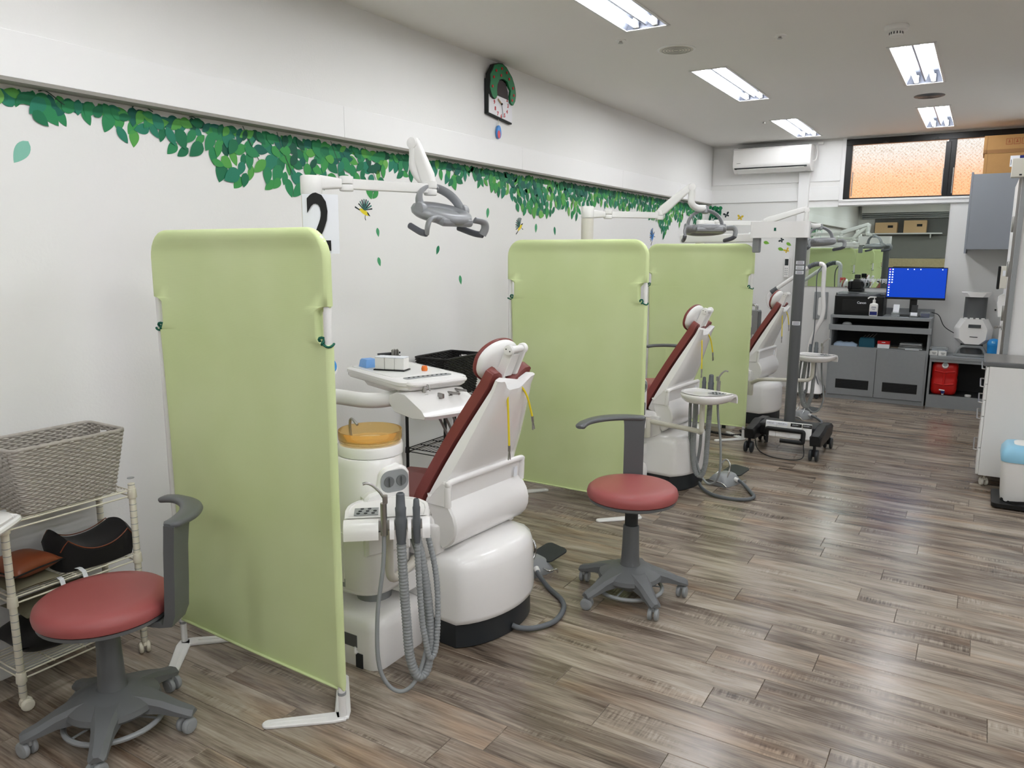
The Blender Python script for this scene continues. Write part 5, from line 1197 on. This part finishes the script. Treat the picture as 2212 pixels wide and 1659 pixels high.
MB().loft([[(w * math.cos(a), .02 - .075 * math.sin(a), z) for a in [PI * i / 12 for i in range(13)]] + [(-w, .06, z), (w, .06, z)] for w, z in ((.10, .02), (.10, .64))]).obj('column', M['greyd'], dv, 50)
MB().loft([[(x, y, z) for x, y in ((-w, .06), (-w, -.03), (-w + .05, -.12), (w - .05, -.12), (w, -.03), (w, .06))] for w, z in ((.11, .13), (.165, .18), (.172, .28), (.165, .30), (.12, .385))]).obj('scan_body', M['white'], dv, 30)
MB().box((.01, -.121, .318), (.11, .006, .042), .002, rot=(R(-18), 0, 0)).obj('display', M['charcoal'], dv); MB().box((.01, -.122, .205), (.07, .004, .006), .001).obj('slot', M['blackm'], dv)
for x in (-.075, -.025, .025, .075): MB().box((x, -.085, .390), (.03, .05, .010), .003).obj('plate_slot', M['whitem'], dv)
MB().loft([[(x, y, z) for x, y in ((-w, .06), (-w, -.06), (-w + .05, -.11), (w - .05, -.11), (w, -.06), (w, .06))] for w, z in ((.105, .605), (.135, .65), (.13, .655))]).obj('top_cap', M['white'], dv, 30)
bb = thing('blue_bin', 'small blue desktop bin with swing lid at the end of the low counter', 'bin', (.155, 9.0, .5355)); MB().lathe([(.001, 0), (.048, 0), (.056, .13), (.057, .135), (.001, .135)], seg=28).obj('body', M['blue'], bb, 40); MB().lathe([(.059, .135), (.059, .145), (.052, .172), (.035, .192), (.012, .2), (.001, .2)], seg=28).obj('lid', M['blue'], bb, 60); MB().box((-.005, -.05, .168), (.03, .004, .022), .002, rot=(R(-25), 0, 0)).obj('flap', M['skyblue'], bb)
for i, (x, lab) in enumerate(((-.365, 'clear lidded box left of the printed white box on the low counter'), (-.285, 'white box with dark print beside the plate scanner'))):
    t = thing('supply_box', lab, 'box', (x, 8.975, .5355), R(4)); MB().box((0, 0, .022), (.075, .06, .044), .004).obj('box', M['whitem'], t)
    for k in range(3): MB().box((.005, -.0305, .03 - .008 * k), (.04 - .008 * k, .001, .003)).obj('print_line', M['ink'], t)
t = thing('clear_case', 'clear plastic case stacked behind the two white boxes', 'case', (-.325, 9.10, .5355)); MB().loft([[(x, y, z) for x, y in rr(w, .12, .02, 4)] for w, z in ((.15, 0), (.16, .05), (.18, .055), (.17, .075))]).obj('shell', M['clear'], t, 40); MB().box((0, 0, .03), (.13, .09, .05), .01).obj('contents', M['paper'], t)
MB().tube(spl([(-.43, 9.2, .96), (-.36, 9.22, .93), (-.30, 9.2, .82), (-.20, 9.22, .75), (-.1, 9.24, .71)], 8), .004, 6).obj('black_cable', M['black'], None, label='black cable running from the monitor to the plate scanner', cat='cable')

# ================================================================ upper cabinet with cartons
uc = thing('wall_cabinet', 'blue grey wall cabinet high in the right corner', 'cabinet', (.12, 9.05, 1.615))
MB().box((0, 0, .355), (.57, .58, .71), .002).obj('body', M['cabgreyl'], uc); MB().box((-.294, 0, .345), (.018, .585, .77), .002).obj('door', M['cabgreyl'], uc)
for lab, z, h, x0, tear in (('lower brown carton with shipping label on the wall cabinet', 2.326, .185, -.095, 1), ('upper brown carton with red pictograms on top of the other carton', 2.513, .165, -.108, 0)):
    t = thing('carton', lab, 'carton', ((x0 + .36) / 2, 9.0, z)); w = .36 - x0
    MB().box((0, 0, h / 2), (w, .40, h), .003).obj('case', M['card'], t); MB().box((-w / 2 + .028, -.2005, h / 2), (.004, .001, h)).obj('crease', M['cardd'], t)
    if tear:
        lb = MB().box((.085, -.201, h * .58), (.20, .001, .10)).obj('shipping_label', M['paper'], t); MB().box((.12, -.202, h * .58 + .035), (.12, .0008, .03)).obj('label_band', M['navy'], lb)
        for k in range(4): MB().box((-.005 + .012 * k, -.202, h * .58 - .01), (.004, .0008, .05)).obj('bar_mark', M['ink'], lb)
        MB().cyl((.04, -.2015, h * .45), (.04, -.2022, h * .45), .012, seg=16).obj('stamp', M['inkred'], lb)
    else:
        MB().box((0, -.2005, .02), (w - .01, .001, .03)).obj('crease', M['cardd'], t)
        for k in range(3):
            x = -.03 + .062 * k; pc = MB()
            for q, s in (((x, .026), (.05, .003)), ((x, -.026), (.05, .003)), ((x + .024, 0), (.003, .052)), ((x - .024, 0), (.003, .052)), ((x, -.005), (.02, .006)), ((x, .008), (.006, .016))): pc.box((q[0], -.2008, h * .62 + q[1]), (s[0], .001, s[1]))
            pc.obj('pictogram', mat('brown_red_print', (150, 62, 40), .7) if k == 0 else bpy.data.materials['brown_red_print'], t, kind='stuff')

# ================================================================ right edge: door, drawer unit, bin
d1 = MB().box((.172, 7.02, 1.05), (.034, .88, 2.1), .002).obj('door_1', M['paint'], None, kind='structure')
MB().box((.186, 6.53, 1.41), (.03, .14, 2.80), .002).obj('door_edge', M['greyl'], d1)
MB().box((.165, 6.575, 1.05), (.022, .02, 2.1), .002).obj('door_edge', M['steel'], d1)
for z in (1.78, 1.465, 1.147): MB().cyl((.150, 6.60, z - .055), (.150, 6.60, z + .055), .011, seg=12, bev=.002).obj('hinge', M['steel'], d1)
MB().tube(fillet([(.16, 6.75, 1.035), (.118, 6.75, 1.035), (.112, 6.68, 1.035)], .015, 4), .010, 10).cyl((.158, 6.75, 1.035), (.150, 6.75, 1.035), .024, seg=18).obj('lever_handle', M['steel'], d1)
ph = thing('wall_phone', 'beige wall unit with black front beside the right door', 'intercom', (.155, 6.86, 1.40)); MB().box((-.022, 0, 0), (.044, .09, .165), .003).obj('case', M['cream'], ph); MB().box((-.053, 0, -.004), (.018, .085, .17), .004).obj('front', M['blackm'], ph); MB().box((-.022, -.0455, .03), (.018, .001, .04)).obj('label_plate', M['paper'], ph)
pd = thing('towel_dispenser', 'white paper towel dispenser below the beige wall unit', 'dispenser', (.155, 6.95, 1.18)); MB().loft([[(x, y, z) for x, y in ((0, -.06), (-w, -.06), (-w, .06), (0, .06))] for w, z in ((.03, -.08), (.045, .03), (.04, .07), (.015, .09))]).obj('case', M['white'], pd, 30); MB().box((-.05, -.03, -.03), (.012, .02, .014), .003).obj('knob', M['black'], pd)
jb = thing('junction_box', 'beige electrical box with conduit at the top right edge', 'electrical box', (.175, 6.44, 2.155)); MB().box((0, 0, 0), (.15, .078, .125), .004).obj('case', M['cream'], jb); MB().cyl((.04, 0, -.30), (.04, 0, -.06), .012, seg=14).obj('conduit', M['whitem'], jb); MB().box((-.02, -.0395, -.048), (.016, .002, .01), .001).obj('switch', M['black'], jb)
dw = thing('drawer_cabinet', 'white wheeled drawer cabinet with steel top at the right edge', 'cabinet', (.36, 6.215, 0))
MB().box((0, 0, .455), (.53, .49, .75), .003).obj('body', M['whitem'], dw)
MB().box((-.01, 0, .846), (.58, .50, .03), .006).obj('worktop', M['grey'], dw); MB().box((-.01, 0, .8625), (.56, .48, .003), .001).obj('steel_sheet', M['steel'], dw)
for z0, z1 in ((.71, .828), (.60, .707), (.488, .597), (.27, .485), (.082, .267)):
    f_ = MB().box((-.274, 0, (z0 + z1) / 2), (.016, .475, z1 - z0 - .003), .002).obj('drawer', M['whitem'], dw)
    MB().tube(fillet([(-.282, -.20, z1 - .022), (-.306, -.20, z1 - .022), (-.306, .20, z1 - .022), (-.282, .20, z1 - .022)], .012, 4), .0045, 8).obj('handle', M['steel'], f_)
for x in (-.225, .22):
    for y in (-.20, .20): caster(dw, x, y, .5 + x * 3 + y * 5, .027, 'cream', .085, .018)
wbn = thing('waste_bin', 'white waste bin with pale blue lid on a black dolly at the right edge', 'bin', (.345, 5.66, 0))
MB().loft([[(x, y, z) for x, y in rr(.34, .36, .03, 4)] for z in (.012, .02, .036)]).obj('dolly', M['black'], wbn, 40)
MB().loft([[(x, y, z) for x, y in rr(w, l, .04, 5)] for w, l, z in ((.24, .24, .036), (.25, .25, .05), (.275, .28, .30))]).obj('body', M['whitem'], wbn, 40)
MB().loft([[(x, y, z) for x, y in rr(w, l, .045, 5)] for w, l, z in ((.285, .29, .297), (.29, .295, .31), (.285, .29, .355), (.24, .245, .392), (.2, .2, .398))]).obj('lid', M['skyblue'], wbn, 50)
MB().loft([[(x, y, z) for x, y in rr(w, w, .04, 5)] for w, z in ((.16, .399), (.15, .403))]).obj('lid_pad', M['whitem'], wbn)
rg_ = random.Random(8)
MB().loft([[(.13 * math.cos(a) * k, -.135 + .02 * math.sin(3 * a), .036 + z + .008 * math.sin(5 * a)) for a in [PI * i / 10 for i in range(11)]] for k, z in ((1, 0), (.95, .012), (.98, .02))], closed=False).obj('bag_edge', M['blackm'], wbn)
wc = thing('pump_dispenser', 'small white dispenser cut by the right edge on the steel worktop', 'dispenser', (.33, 6.02, .864)); MB().lathe([(.001, 0), (.028, 0), (.03, .01), (.03, .04), (.018, .05), (.001, .052)], seg=20).obj('jar', M['white'], wc); MB().cyl((0, 0, .05), (0, 0, .075), .008, seg=10).obj('nozzle', M['white'], wc)

# ================================================================ ceiling fittings
def disc(name, lab, cat, x, y, r, m1, m2, thick=.006, grp=None):
    t = thing(name, lab, cat, (x, y, ZC), 0, grp); MB().lathe([(.001, 0), (r, 0), (r, -thick * .5), (r * .93, -thick), (.001, -thick)], seg=40).obj('rim', M[m1], t)
    MB().lathe([(.001, -thick), (r * .88, -thick), (r * .86, -thick - .001), (.001, -thick - .001)], seg=36).obj('grille', M[m2], t)
    g = t.children[-1]
    for k in range(5): MB().tube([(r * .15 * (k + 1) * math.cos(2 * PI * i / 30), r * .15 * (k + 1) * math.sin(2 * PI * i / 30), -thick - .0015) for i in range(30)], .0012, 4, closed=True).obj('grille_ring', M['grey'] , g)
    return t
disc('ceiling_speaker', 'round ceiling speaker grille between the front ceiling lights', 'speaker', -1.757, 4.82, .118, 'whitem', 'cream')
disc('ceiling_speaker', 'dark round ceiling speaker grille near the smoke detector row', 'speaker', -.50, 7.22, .112, 'grey', 'greyd')
sd = thing('smoke_detector', 'white smoke detector on the ceiling at the right', 'smoke detector', (-.537, 4.97, ZC)); MB().lathe([(.001, 0), (.062, 0), (.064, -.012), (.06, -.024), (.045, -.03), (.001, -.03)], seg=32).obj('base', M['whitem'], sd, 40); MB().lathe([(.001, -.03), (.034, -.03), (.036, -.048), (.03, -.055), (.001, -.056)], seg=28).obj('head', M['whitem'], sd, 40)
for k in range(14): a = 2 * PI * k / 14; MB().box((.0345 * math.cos(a), .0345 * math.sin(a), -.04), (.004, .005, .013), 0, rot=(0, 0, a)).obj('vent_slot', M['blackm'], sd)
for lab, x, y, r in (('small sprinkler head beside the front ceiling speaker', -1.972, 4.455, .032), ('small sprinkler head in the middle of the ceiling', -1.137, 4.836, .038), ('small sprinkler head near the air conditioner light', -1.935, 7.789, .034)):
    t = thing('sprinkler_head', lab, 'sprinkler', (x, y, ZC), 0, 'ceiling sprinkler heads'); MB().lathe([(.001, 0), (r, 0), (r * .95, -.004), (r * .6, -.006), (.001, -.006)], seg=24).obj('escutcheon', M['whitem'], t); MB().cyl((0, 0, -.005), (0, 0, -.016), .009, seg=10).cyl((0, 0, -.016), (0, 0, -.018), .015, seg=12).obj('nozzle', M['steel'], t)

# ================================================================ clock (plain apple-tree design)
ck = thing('wall_clock', 'apple tree wall clock with white dial and pendulum on the soffit', 'clock', (XS - .011, 4.53, 2.57))
FR = lambda x: frame((x, 0, 0), (0, 1, 0), (1, 0, 0))
M['clockface'] = mat('clock_face', (232, 230, 234), .5); M['treegreen'] = mat('tree_green', (24, 120, 72), .5); M['outline'] = mat('clock_outline', (20, 26, 24), .6)
MB().prism([(-.155, -.10), (.145, -.13), (.145, .10), (-.155, .12)], .03, FR(0.0), bev=.002).obj('case', M['outline'], ck)
MB().prism([(-.148, -.093), (.139, -.122), (.139, .10), (-.148, .12)], .004, FR(.03), bev=.0005).obj('dial', M['clockface'], ck)
tree = [(-.15, .03), (-.165, .06), (-.155, .10), (-.16, .14), (-.13, .175), (-.11, .205), (-.06, .222), (-.01, .228), (.04, .215), (.075, .19), (.11, .165), (.135, .13), (.15, .10), (.158, .06), (.15, .02), (.125, -.01), (.095, .0), (.085, .04), (.095, .08), (.07, .10), (.05, .13), (0, .14), (-.05, .125), (-.075, .09), (-.08, .05), (-.075, .02), (-.10, -.005), (-.13, .005)]
MB().prism([(x * 1.04, y * 1.02 + .001) for x, y in tree], .03, FR(.02)).obj('tree_outline', M['outline'], ck, 60)
MB().prism(tree, .012, FR(.04)).obj('tree_crown', M['treegreen'], ck, 60)
MB().prism([(-.075, .03), (.085, .02), (.08, .07), (.05, .12), (0, .13), (-.05, .115), (-.07, .08)], .004, FR(.033)).obj('alcove', mat('clock_alcove', (62, 54, 56), .7), ck)
for y, z in ((-.12, .13), (-.135, .07), (-.09, .175), (-.02, .20), (.04, .185), (-.03, .155), (.07, .15), (.12, .10), (.13, .055), (.11, .02)): MB().cyl((.052, y, z), (.055, y, z), .009, seg=12).obj('apple', M['inkred'], ck)
for n_ in range(1, 13):
    a = PI / 2 - n_ * PI / 6; text('numeral', str(n_), .034, FR(.0345) @ Matrix.Translation((.0 + .085 * math.cos(a), -.02 + .078 * math.sin(a), 0)), M['inkred'], ck, .0006, .0012)
MB().box((.038, -.022, -.008), (.002, .055, .013), .001, rot=(R(150), 0, 0)).obj('hour_hand', mat('bronze_hand', (150, 120, 80), .4), ck)
MB().box((.040, .008, -.062), (.002, .085, .005), .001, rot=(R(-78), 0, 0)).obj('minute_hand', M['grey'], ck); MB().cyl((.036, 0, -.02), (.043, 0, -.02), .007, seg=12).obj('hub', M['outline'], ck)
MB().box((.012, .0, -.14), (.004, .006, .07), .001).obj('pendulum_rod', M['cream'], ck)
pb = MB().prism([(.027 * math.cos(a), -.205 + .046 * math.sin(a) * (1.1 if math.sin(a) > 0 else .8)) for a in [2 * PI * i / 24 for i in range(24)]], .014, FR(.006), bev=.002).obj('pendulum_bob', mat('pendulum_blue', (70, 140, 215), .5), ck); MB().prism([(-.008 + .016 * math.cos(a), -.215 + .026 * math.sin(a)) for a in [2 * PI * i / 20 for i in range(20)]], .003, FR(.02)).obj('bob_patch', mat('pendulum_red', (205, 70, 84), .5), pb)
# cartons seen in the mirror, above the reception shelf behind the photographer
sh_ = thing('high_shelf', 'white shelf on the rear wall seen in the mirror', 'shelf', (-1.9, -3.12, 2.06)); MB().box((0, 0, 0), (1.9, .34, .03), .003).obj('board', M['paint'], sh_)
for x in (-.7, .7): MB().box((x, 0, -.06), (.02, .28, .1), .003).obj('bracket', M['paint'], sh_)
for lab, x, w, h in (('pale carton seen in the mirror, left on the rear shelf', -2.2, .5, .26), ('pale carton seen in the mirror, right on the rear shelf', -1.55, .5, .30)):
    t = thing('carton', lab, 'carton', (x, -3.1, 2.0765)); MB().box((0, 0, h / 2), (w, .3, h), .003).obj('case', mat('pale_carton', (214, 180, 138), .8), t); MB().box((.1, .1505, h * .6), (.12, .001, .06)).obj('print_block', M['ink'], t)
# ================================================================ leaf stickers on the left wall
ENV = [(1.0, 2.05), (1.434, 2.058), (1.47, 2.037), (1.526, 2.064), (1.576, 2.004), (1.634, 2.006), (1.676, 2.086), (1.733, 2.041), (1.788, 2.055), (1.83, 2.009), (1.934, 1.979), (1.974, 2.037), (2.041, 2.022), (2.099, 1.954), (2.201, 1.964), (2.251, 2.008), (2.286, 1.992), (2.32, 1.895), (2.416, 1.841), (2.49, 1.846), (2.55, 1.929), (2.606, 1.854), (2.658, 1.857), (2.776, 1.842), (2.934, 1.864), (3.069, 1.872), (3.195, 1.929), (3.269, 1.93), (3.33, 1.863), (3.407, 1.847), (3.467, 2.052), (3.527, 2.026), (3.608, 1.959), (3.716, 1.973), (3.877, 2.021), (4.02, 2.012), (4.109, 1.961), (4.224, 2.01), (4.332, 2.072), (4.414, 1.973), (4.569, 1.983), (4.678, 1.949), (4.802, 1.969), (4.933, 1.851), (5.068, 1.836), (5.224, 1.828), (5.432, 1.836), (5.602, 1.923), (5.768, 1.849), (5.906, 1.831), (6.025, 1.944), (6.38, 1.961), (6.685, 1.955), (6.903, 1.922), (7.125, 1.997), (7.436, 1.898), (7.761, 1.886), (7.987, 1.698), (8.247, 1.952), (8.457, 1.848), (8.624, 2.019), (8.973, 1.873), (9.33, 1.993)]
def env(y):
    for a, b in zip(ENV, ENV[1:]):
        if a[0] <= y <= b[0]: return a[1] + (b[1] - a[1]) * (y - a[0]) / (b[0] - a[0])
    return 2.05
GREENS = [mat('leaf_print_%d' % i, c, .55, spec=.3, vary=.10, vscale=25) for i, c in enumerate(((30, 112, 76), (44, 132, 84), (62, 148, 78), (86, 160, 74), (26, 98, 84), (40, 124, 98), (110, 172, 84), (24, 86, 66)))]
def leaf_poly(kind):
    n = 9; w = (.27, .31, .25, .34)[kind]; pts = []
    for i in range(n + 1):
        u = i / n; pts.append((w * math.sin(PI * u ** (.78, .7, .85, .75)[kind]) ** .85 * (1.0 if u < .999 else 0), -u))
    left = [(-x, y) for x, y in reversed(pts[1:-1])]
    return pts + left
LP = [leaf_poly(k) for k in range(4)]
lmesh = {}
def leaf_mesh(k, g):
    if (k, g) not in lmesh:
        m = MB(); m.prism([(x, y) for x, y in LP[k]], .0002); lmesh[k, g] = m.mesh('leaf', GREENS[g], 30)
    return lmesh[k, g]
mur = thing('leaf_mural', 'green leaf branch wall sticker along the left wall under the soffit', 'wall sticker', (XL, 1.4, ZB0))
rl = random.Random(21); leaves = []
y = 1.02
# scattered so that single leaves stay readable: each keeps its distance from the ones before it
cells = {}
def free(cy, cz, d):
    for i in (-1, 0, 1):
        for j in (-1, 0, 1):
            for q in cells.get((int(cy / .06) + i, int(cz / .06) + j), ()):
                if (q[0] - cy) ** 2 + (q[1] - cz) ** 2 < d * d: return False
    return True
keep = []
for n_try in range(26000):
    yy = rl.uniform(1.02, 9.27); e = env(yy); cz = rl.uniform(e + .03, ZB0 + .005)
    s = rl.uniform(.066, .104) if cz < ZB0 - .06 else rl.uniform(.055, .08)
    up = (cz - e) / max(.02, ZB0 - e)
    if not free(yy, cz, (.040 if up > .45 else .046) * s / .085): continue
    a = rl.gauss(0, 34) if up < .55 else rl.uniform(-150, 150)
    by_, bz_ = yy - math.sin(R(a)) * s / 2, cz + math.cos(R(a)) * s / 2
    ext = max(0, -s * math.cos(R(a))) + s * .33 * abs(math.sin(R(a)))
    over = bz_ + ext - (ZB0 - .013)
    if over > .075: continue
    if over > 0: bz_ -= over
    if bz_ - s * max(0, math.cos(R(a))) < e - .012: continue
    cells.setdefault((int(yy / .06), int(cz / .06)), []).append((yy, cz))
    g = rl.choice((0, 0, 1, 1, 2, 3, 5, 5, 6, 2)) if up < .5 else rl.choice((0, 1, 4, 5, 7, 2, 0, 1, 4, 3))
    keep.append((by_, bz_, a, s, rl.randrange(4), g))
rl.shuffle(keep)
keep.sort(key=lambda q: q[0])
def leaf_T(q, layer):
    yy, zz, a, s, k, g = q
    T = frame((XL + .0006 + layer * .00022, yy, zz), (0, 1, 0), (1, 0, 0)) @ Matrix.Rotation(R(a), 4, 'Z') @ Matrix.Diagonal((s, s, 1, 1)); return T
rl2 = random.Random(4)
base = Matrix.Translation((-XL, -1.4, -ZB0)).copy()
order = [(q, rl2.randrange(24)) for q in keep]
vis = [o for o in order if o[0][0] > 1.36]; near = vis[:299]; rest = vis[299:]
for q, ly in near:
    o = link('leaf', leaf_mesh(q[4], q[5]), mur); o.matrix_local = base @ leaf_T(q, ly)
by = {}
sm = MB(); idx = []
for q, ly in rest:
    T = base @ leaf_T(q, ly); vs = [sm.bm.verts.new(T @ Vector((x, y_, 0))) for x, y_ in LP[q[4]]]; f = sm.bm.faces.new(vs); f.material_index = q[5]
me = bpy.data.meshes.new('leaves'); sm.bm.normal_update(); sm.bm.to_mesh(me); sm.bm.free()
for g in GREENS: me.materials.append(g)
link('leaves', me, mur, kind='stuff')
# thin twigs
M['twig'] = mat('twig_print', (40, 74, 60), .6)
tw = MB()
for y0 in (1.62, 1.98, 2.24, 2.52, 2.72, 3.08, 3.34, 3.62, 4.1, 4.5, 4.85, 5.3, 5.8, 6.4, 7.1, 7.9, 8.6):
    b_ = env(y0) + .10; pts = spl([(XL + .004, y0 - .05, 2.14), (XL + .004, y0 - .02, (2.14 + b_) / 2 + .02), (XL + .004, y0 + .04, b_)], 5); tw.tube(pts, .0022, 5, flat=(.3, 1), up=(1, 0, 0))
tw.T = Matrix.Identity(4)
o = tw.obj('twigs', M['twig'], mur, kind='stuff'); o.matrix_local = base
# single falling leaves, each its own sticker
PALE = mat('pale_teal_leaf_print', (128, 188, 168), .55); MIDG = mat('mid_green_leaf_print', (70, 156, 106), .55); DARKG = mat('deep_green_leaf_print', (24, 122, 84), .55)
for yy, zz, s, a, mm, lab in ((1.52, 1.96, .098, -35, PALE, 'pale teal leaf sticker on the wall left of the nearest green screen, upper one'), (1.385, 1.845, .10, -50, PALE, 'pale teal leaf sticker at the left edge of the wall, lower one'), (1.405, 2.06, .10, -15, PALE, 'pale teal leaf sticker at the left edge just under the leaf mural'),
        (3.378, 1.707, .052, 12, MIDG, 'green leaf sticker just below the first yellow bird'), (3.38, 1.542, .055, 18, MIDG, 'green leaf sticker below the number sign lamp arm, second down'), (3.96, 1.612, .062, -25, DARKG, 'deep green leaf sticker under the nearest operating light'), (4.185, 1.42, .064, 15, MIDG, 'green leaf sticker above the black basket'), (4.532, 1.875, .072, -10, MIDG, 'green leaf sticker right of the nearest operating light'), (5.205, 1.79, .07, -4, MIDG, 'green leaf sticker beside the second yellow bird'), (5.50, 1.775, .07, 12, DARKG, 'deep green leaf sticker left of the second lamp pole')):
    m = MB(); m.prism([(x * .95, y_) for x, y_ in LP[0]], .0004, Matrix.Diagonal((s, s, 1, 1))); o = m.obj('leaf_sticker', mm, None, label=lab, cat='wall sticker'); o.matrix_world = frame((XL + .0005, yy, zz), (0, 1, 0), (1, 0, 0)) @ Matrix.Rotation(R(a), 4, 'Z')
# bird stickers
M['birdy'] = mat('bird_yellow', (226, 206, 38), .55); M['birdd'] = mat('bird_dark', (26, 40, 44), .55); M['birdw'] = mat('bird_wing_teal', (54, 116, 106), .55); M['birdb'] = mat('bird_blue', (60, 130, 205), .55)
def bird(lab, yy, zz, s, rot, body, wing):
    t = thing('bird_sticker', lab, 'wall sticker', (XL + .0006, yy, zz)); F = frame((0, 0, 0), (0, 1, 0), (1, 0, 0)) @ Matrix.Rotation(R(rot), 4, 'Z') @ Matrix.Diagonal((s, s, 1, 1))
    MB().prism([(-.5, .18), (-.3, .22), (0, .16), (.28, .02), (.42, -.14), (.36, -.24), (.1, -.2), (-.2, -.08), (-.42, .08)], .0004, F, off=.0).obj('body', body, t)
    MB().prism([(.26, .04), (.42, -.08), (.56, -.26), (.40, -.22), (.28, -.1)], .0005, F, off=.0003).obj('head', M['birdd'], t)
    MB().prism([(-.42, .14), (-.85, .34), (-.9, .24), (-.46, .08)], .0004, F, off=.0001).obj('tail', M['birdd'], t)
    for k in range(9):
        a = R(150 - 17 * k); MB().prism([(-.06, .12), (.72 * math.cos(a) + .06, .72 * math.sin(a) + .12), (.72 * math.cos(a - .14) + .06, .70 * math.sin(a - .14) + .12), (.06, .1)], .0004, F, off=.0002 + k * .00002).obj('feather', wing if k % 2 else M['birdd'], t)
    MB().prism([(.05, -.2), (.02, -.42), (.10, -.55), (.14, -.5), (.08, -.4), (.10, -.2)], .0004, F, off=.0001).obj('foot', M['birdd'], t)
bird('yellow bird sticker flying below the nearest lamp arm', 3.275, 1.79, .085, 0, M['birdy'], M['birdw'])
bird('yellow bird sticker left of the second lamp pole, wing raised', 4.965, 1.755, .085, 60, M['birdy'], M['birdw'])
bird('blue bird sticker left of the second operating light', 7.66, 1.735, .11, 80, M['birdb'], M['birdb'])
# back wall: leaf panel end, single leaves and butterflies
cnr = thing('corner_leaf_mural', 'short green leaf sticker patch in the back wall corner', 'wall sticker', (-2.85, YB, 2.05)); rb_ = random.Random(6)
for i in range(34):
    x = rb_.uniform(-.045, .075); z = rb_.uniform(-.11, .085) if x < .03 else rb_.uniform(-.02, .085); s = rb_.uniform(.04, .06); o = link('leaf', leaf_mesh(rb_.randrange(4), rb_.choice((0, 4, 7, 1))), cnr); o.matrix_local = frame((x, -.0004 - .00022 * i, z), (1, 0, 0), (0, -1, 0)) @ Matrix.Rotation(R(rb_.uniform(-60, 60)), 4, 'Z') @ Matrix.Diagonal((s, s, 1, 1))
LIME = mat('lime_leaf_print', (120, 176, 60), .55)
for x, z, s, a, lab in ((-2.075, 1.628, .07, 70, 'lime leaf sticker left of the remote control, lower one'), (-1.985, 1.69, .065, 60, 'lime leaf sticker just above the remote control'), (-2.245, 1.70, .07, 75, 'lime leaf sticker behind the microscope head box'), (-2.425, 1.77, .07, 10, 'lime leaf sticker beside the white camera dome')):
    m = MB(); m.prism(LP[0], .0004, Matrix.Diagonal((s, s, 1, 1))); o = m.obj('leaf_sticker', LIME, None, label=lab, cat='wall sticker'); o.matrix_world = frame((x, YB - .0006, z), (1, 0, 0), (0, -1, 0)) @ Matrix.Rotation(R(a), 4, 'Z')
M['bfy'] = mat('butterfly_yellow', (222, 190, 50), .55)
for x, z, s, a, c1, lab in ((-2.70, 2.02, .07, 20, 'birdd', 'dark butterfly sticker beside the back wall corner'), (-2.535, 1.985, .07, -10, 'bfy', 'yellow butterfly sticker above the farthest lamp arm'), (-2.04, 1.72, .06, 60, 'birdd', 'dark butterfly sticker above the lime leaves'), (-1.975, 1.60, .06, 30, 'bfy', 'yellow butterfly sticker over the remote control')):
    t = thing('butterfly_sticker', lab, 'wall sticker', (x, YB - .0006, z)); F = frame((0, 0, 0), (1, 0, 0), (0, -1, 0)) @ Matrix.Rotation(R(a), 4, 'Z') @ Matrix.Diagonal((s, s, 1, 1))
    for sx in (1, -1):
        MB().prism([(0, .02), (sx * .2, .42), (sx * .5, .46), (sx * .52, .2), (sx * .25, 0)], .0004, F).obj('wing', M[c1], t); MB().prism([(0, 0), (sx * .25, -.02), (sx * .4, -.2), (sx * .25, -.4), (sx * .06, -.2)], .0004, F).obj('wing', M[c1], t)
    MB().prism([(-.03, .25), (.03, .25), (.03, -.25), (-.03, -.25)], .0006, F).obj('body', M['birdd'], t)
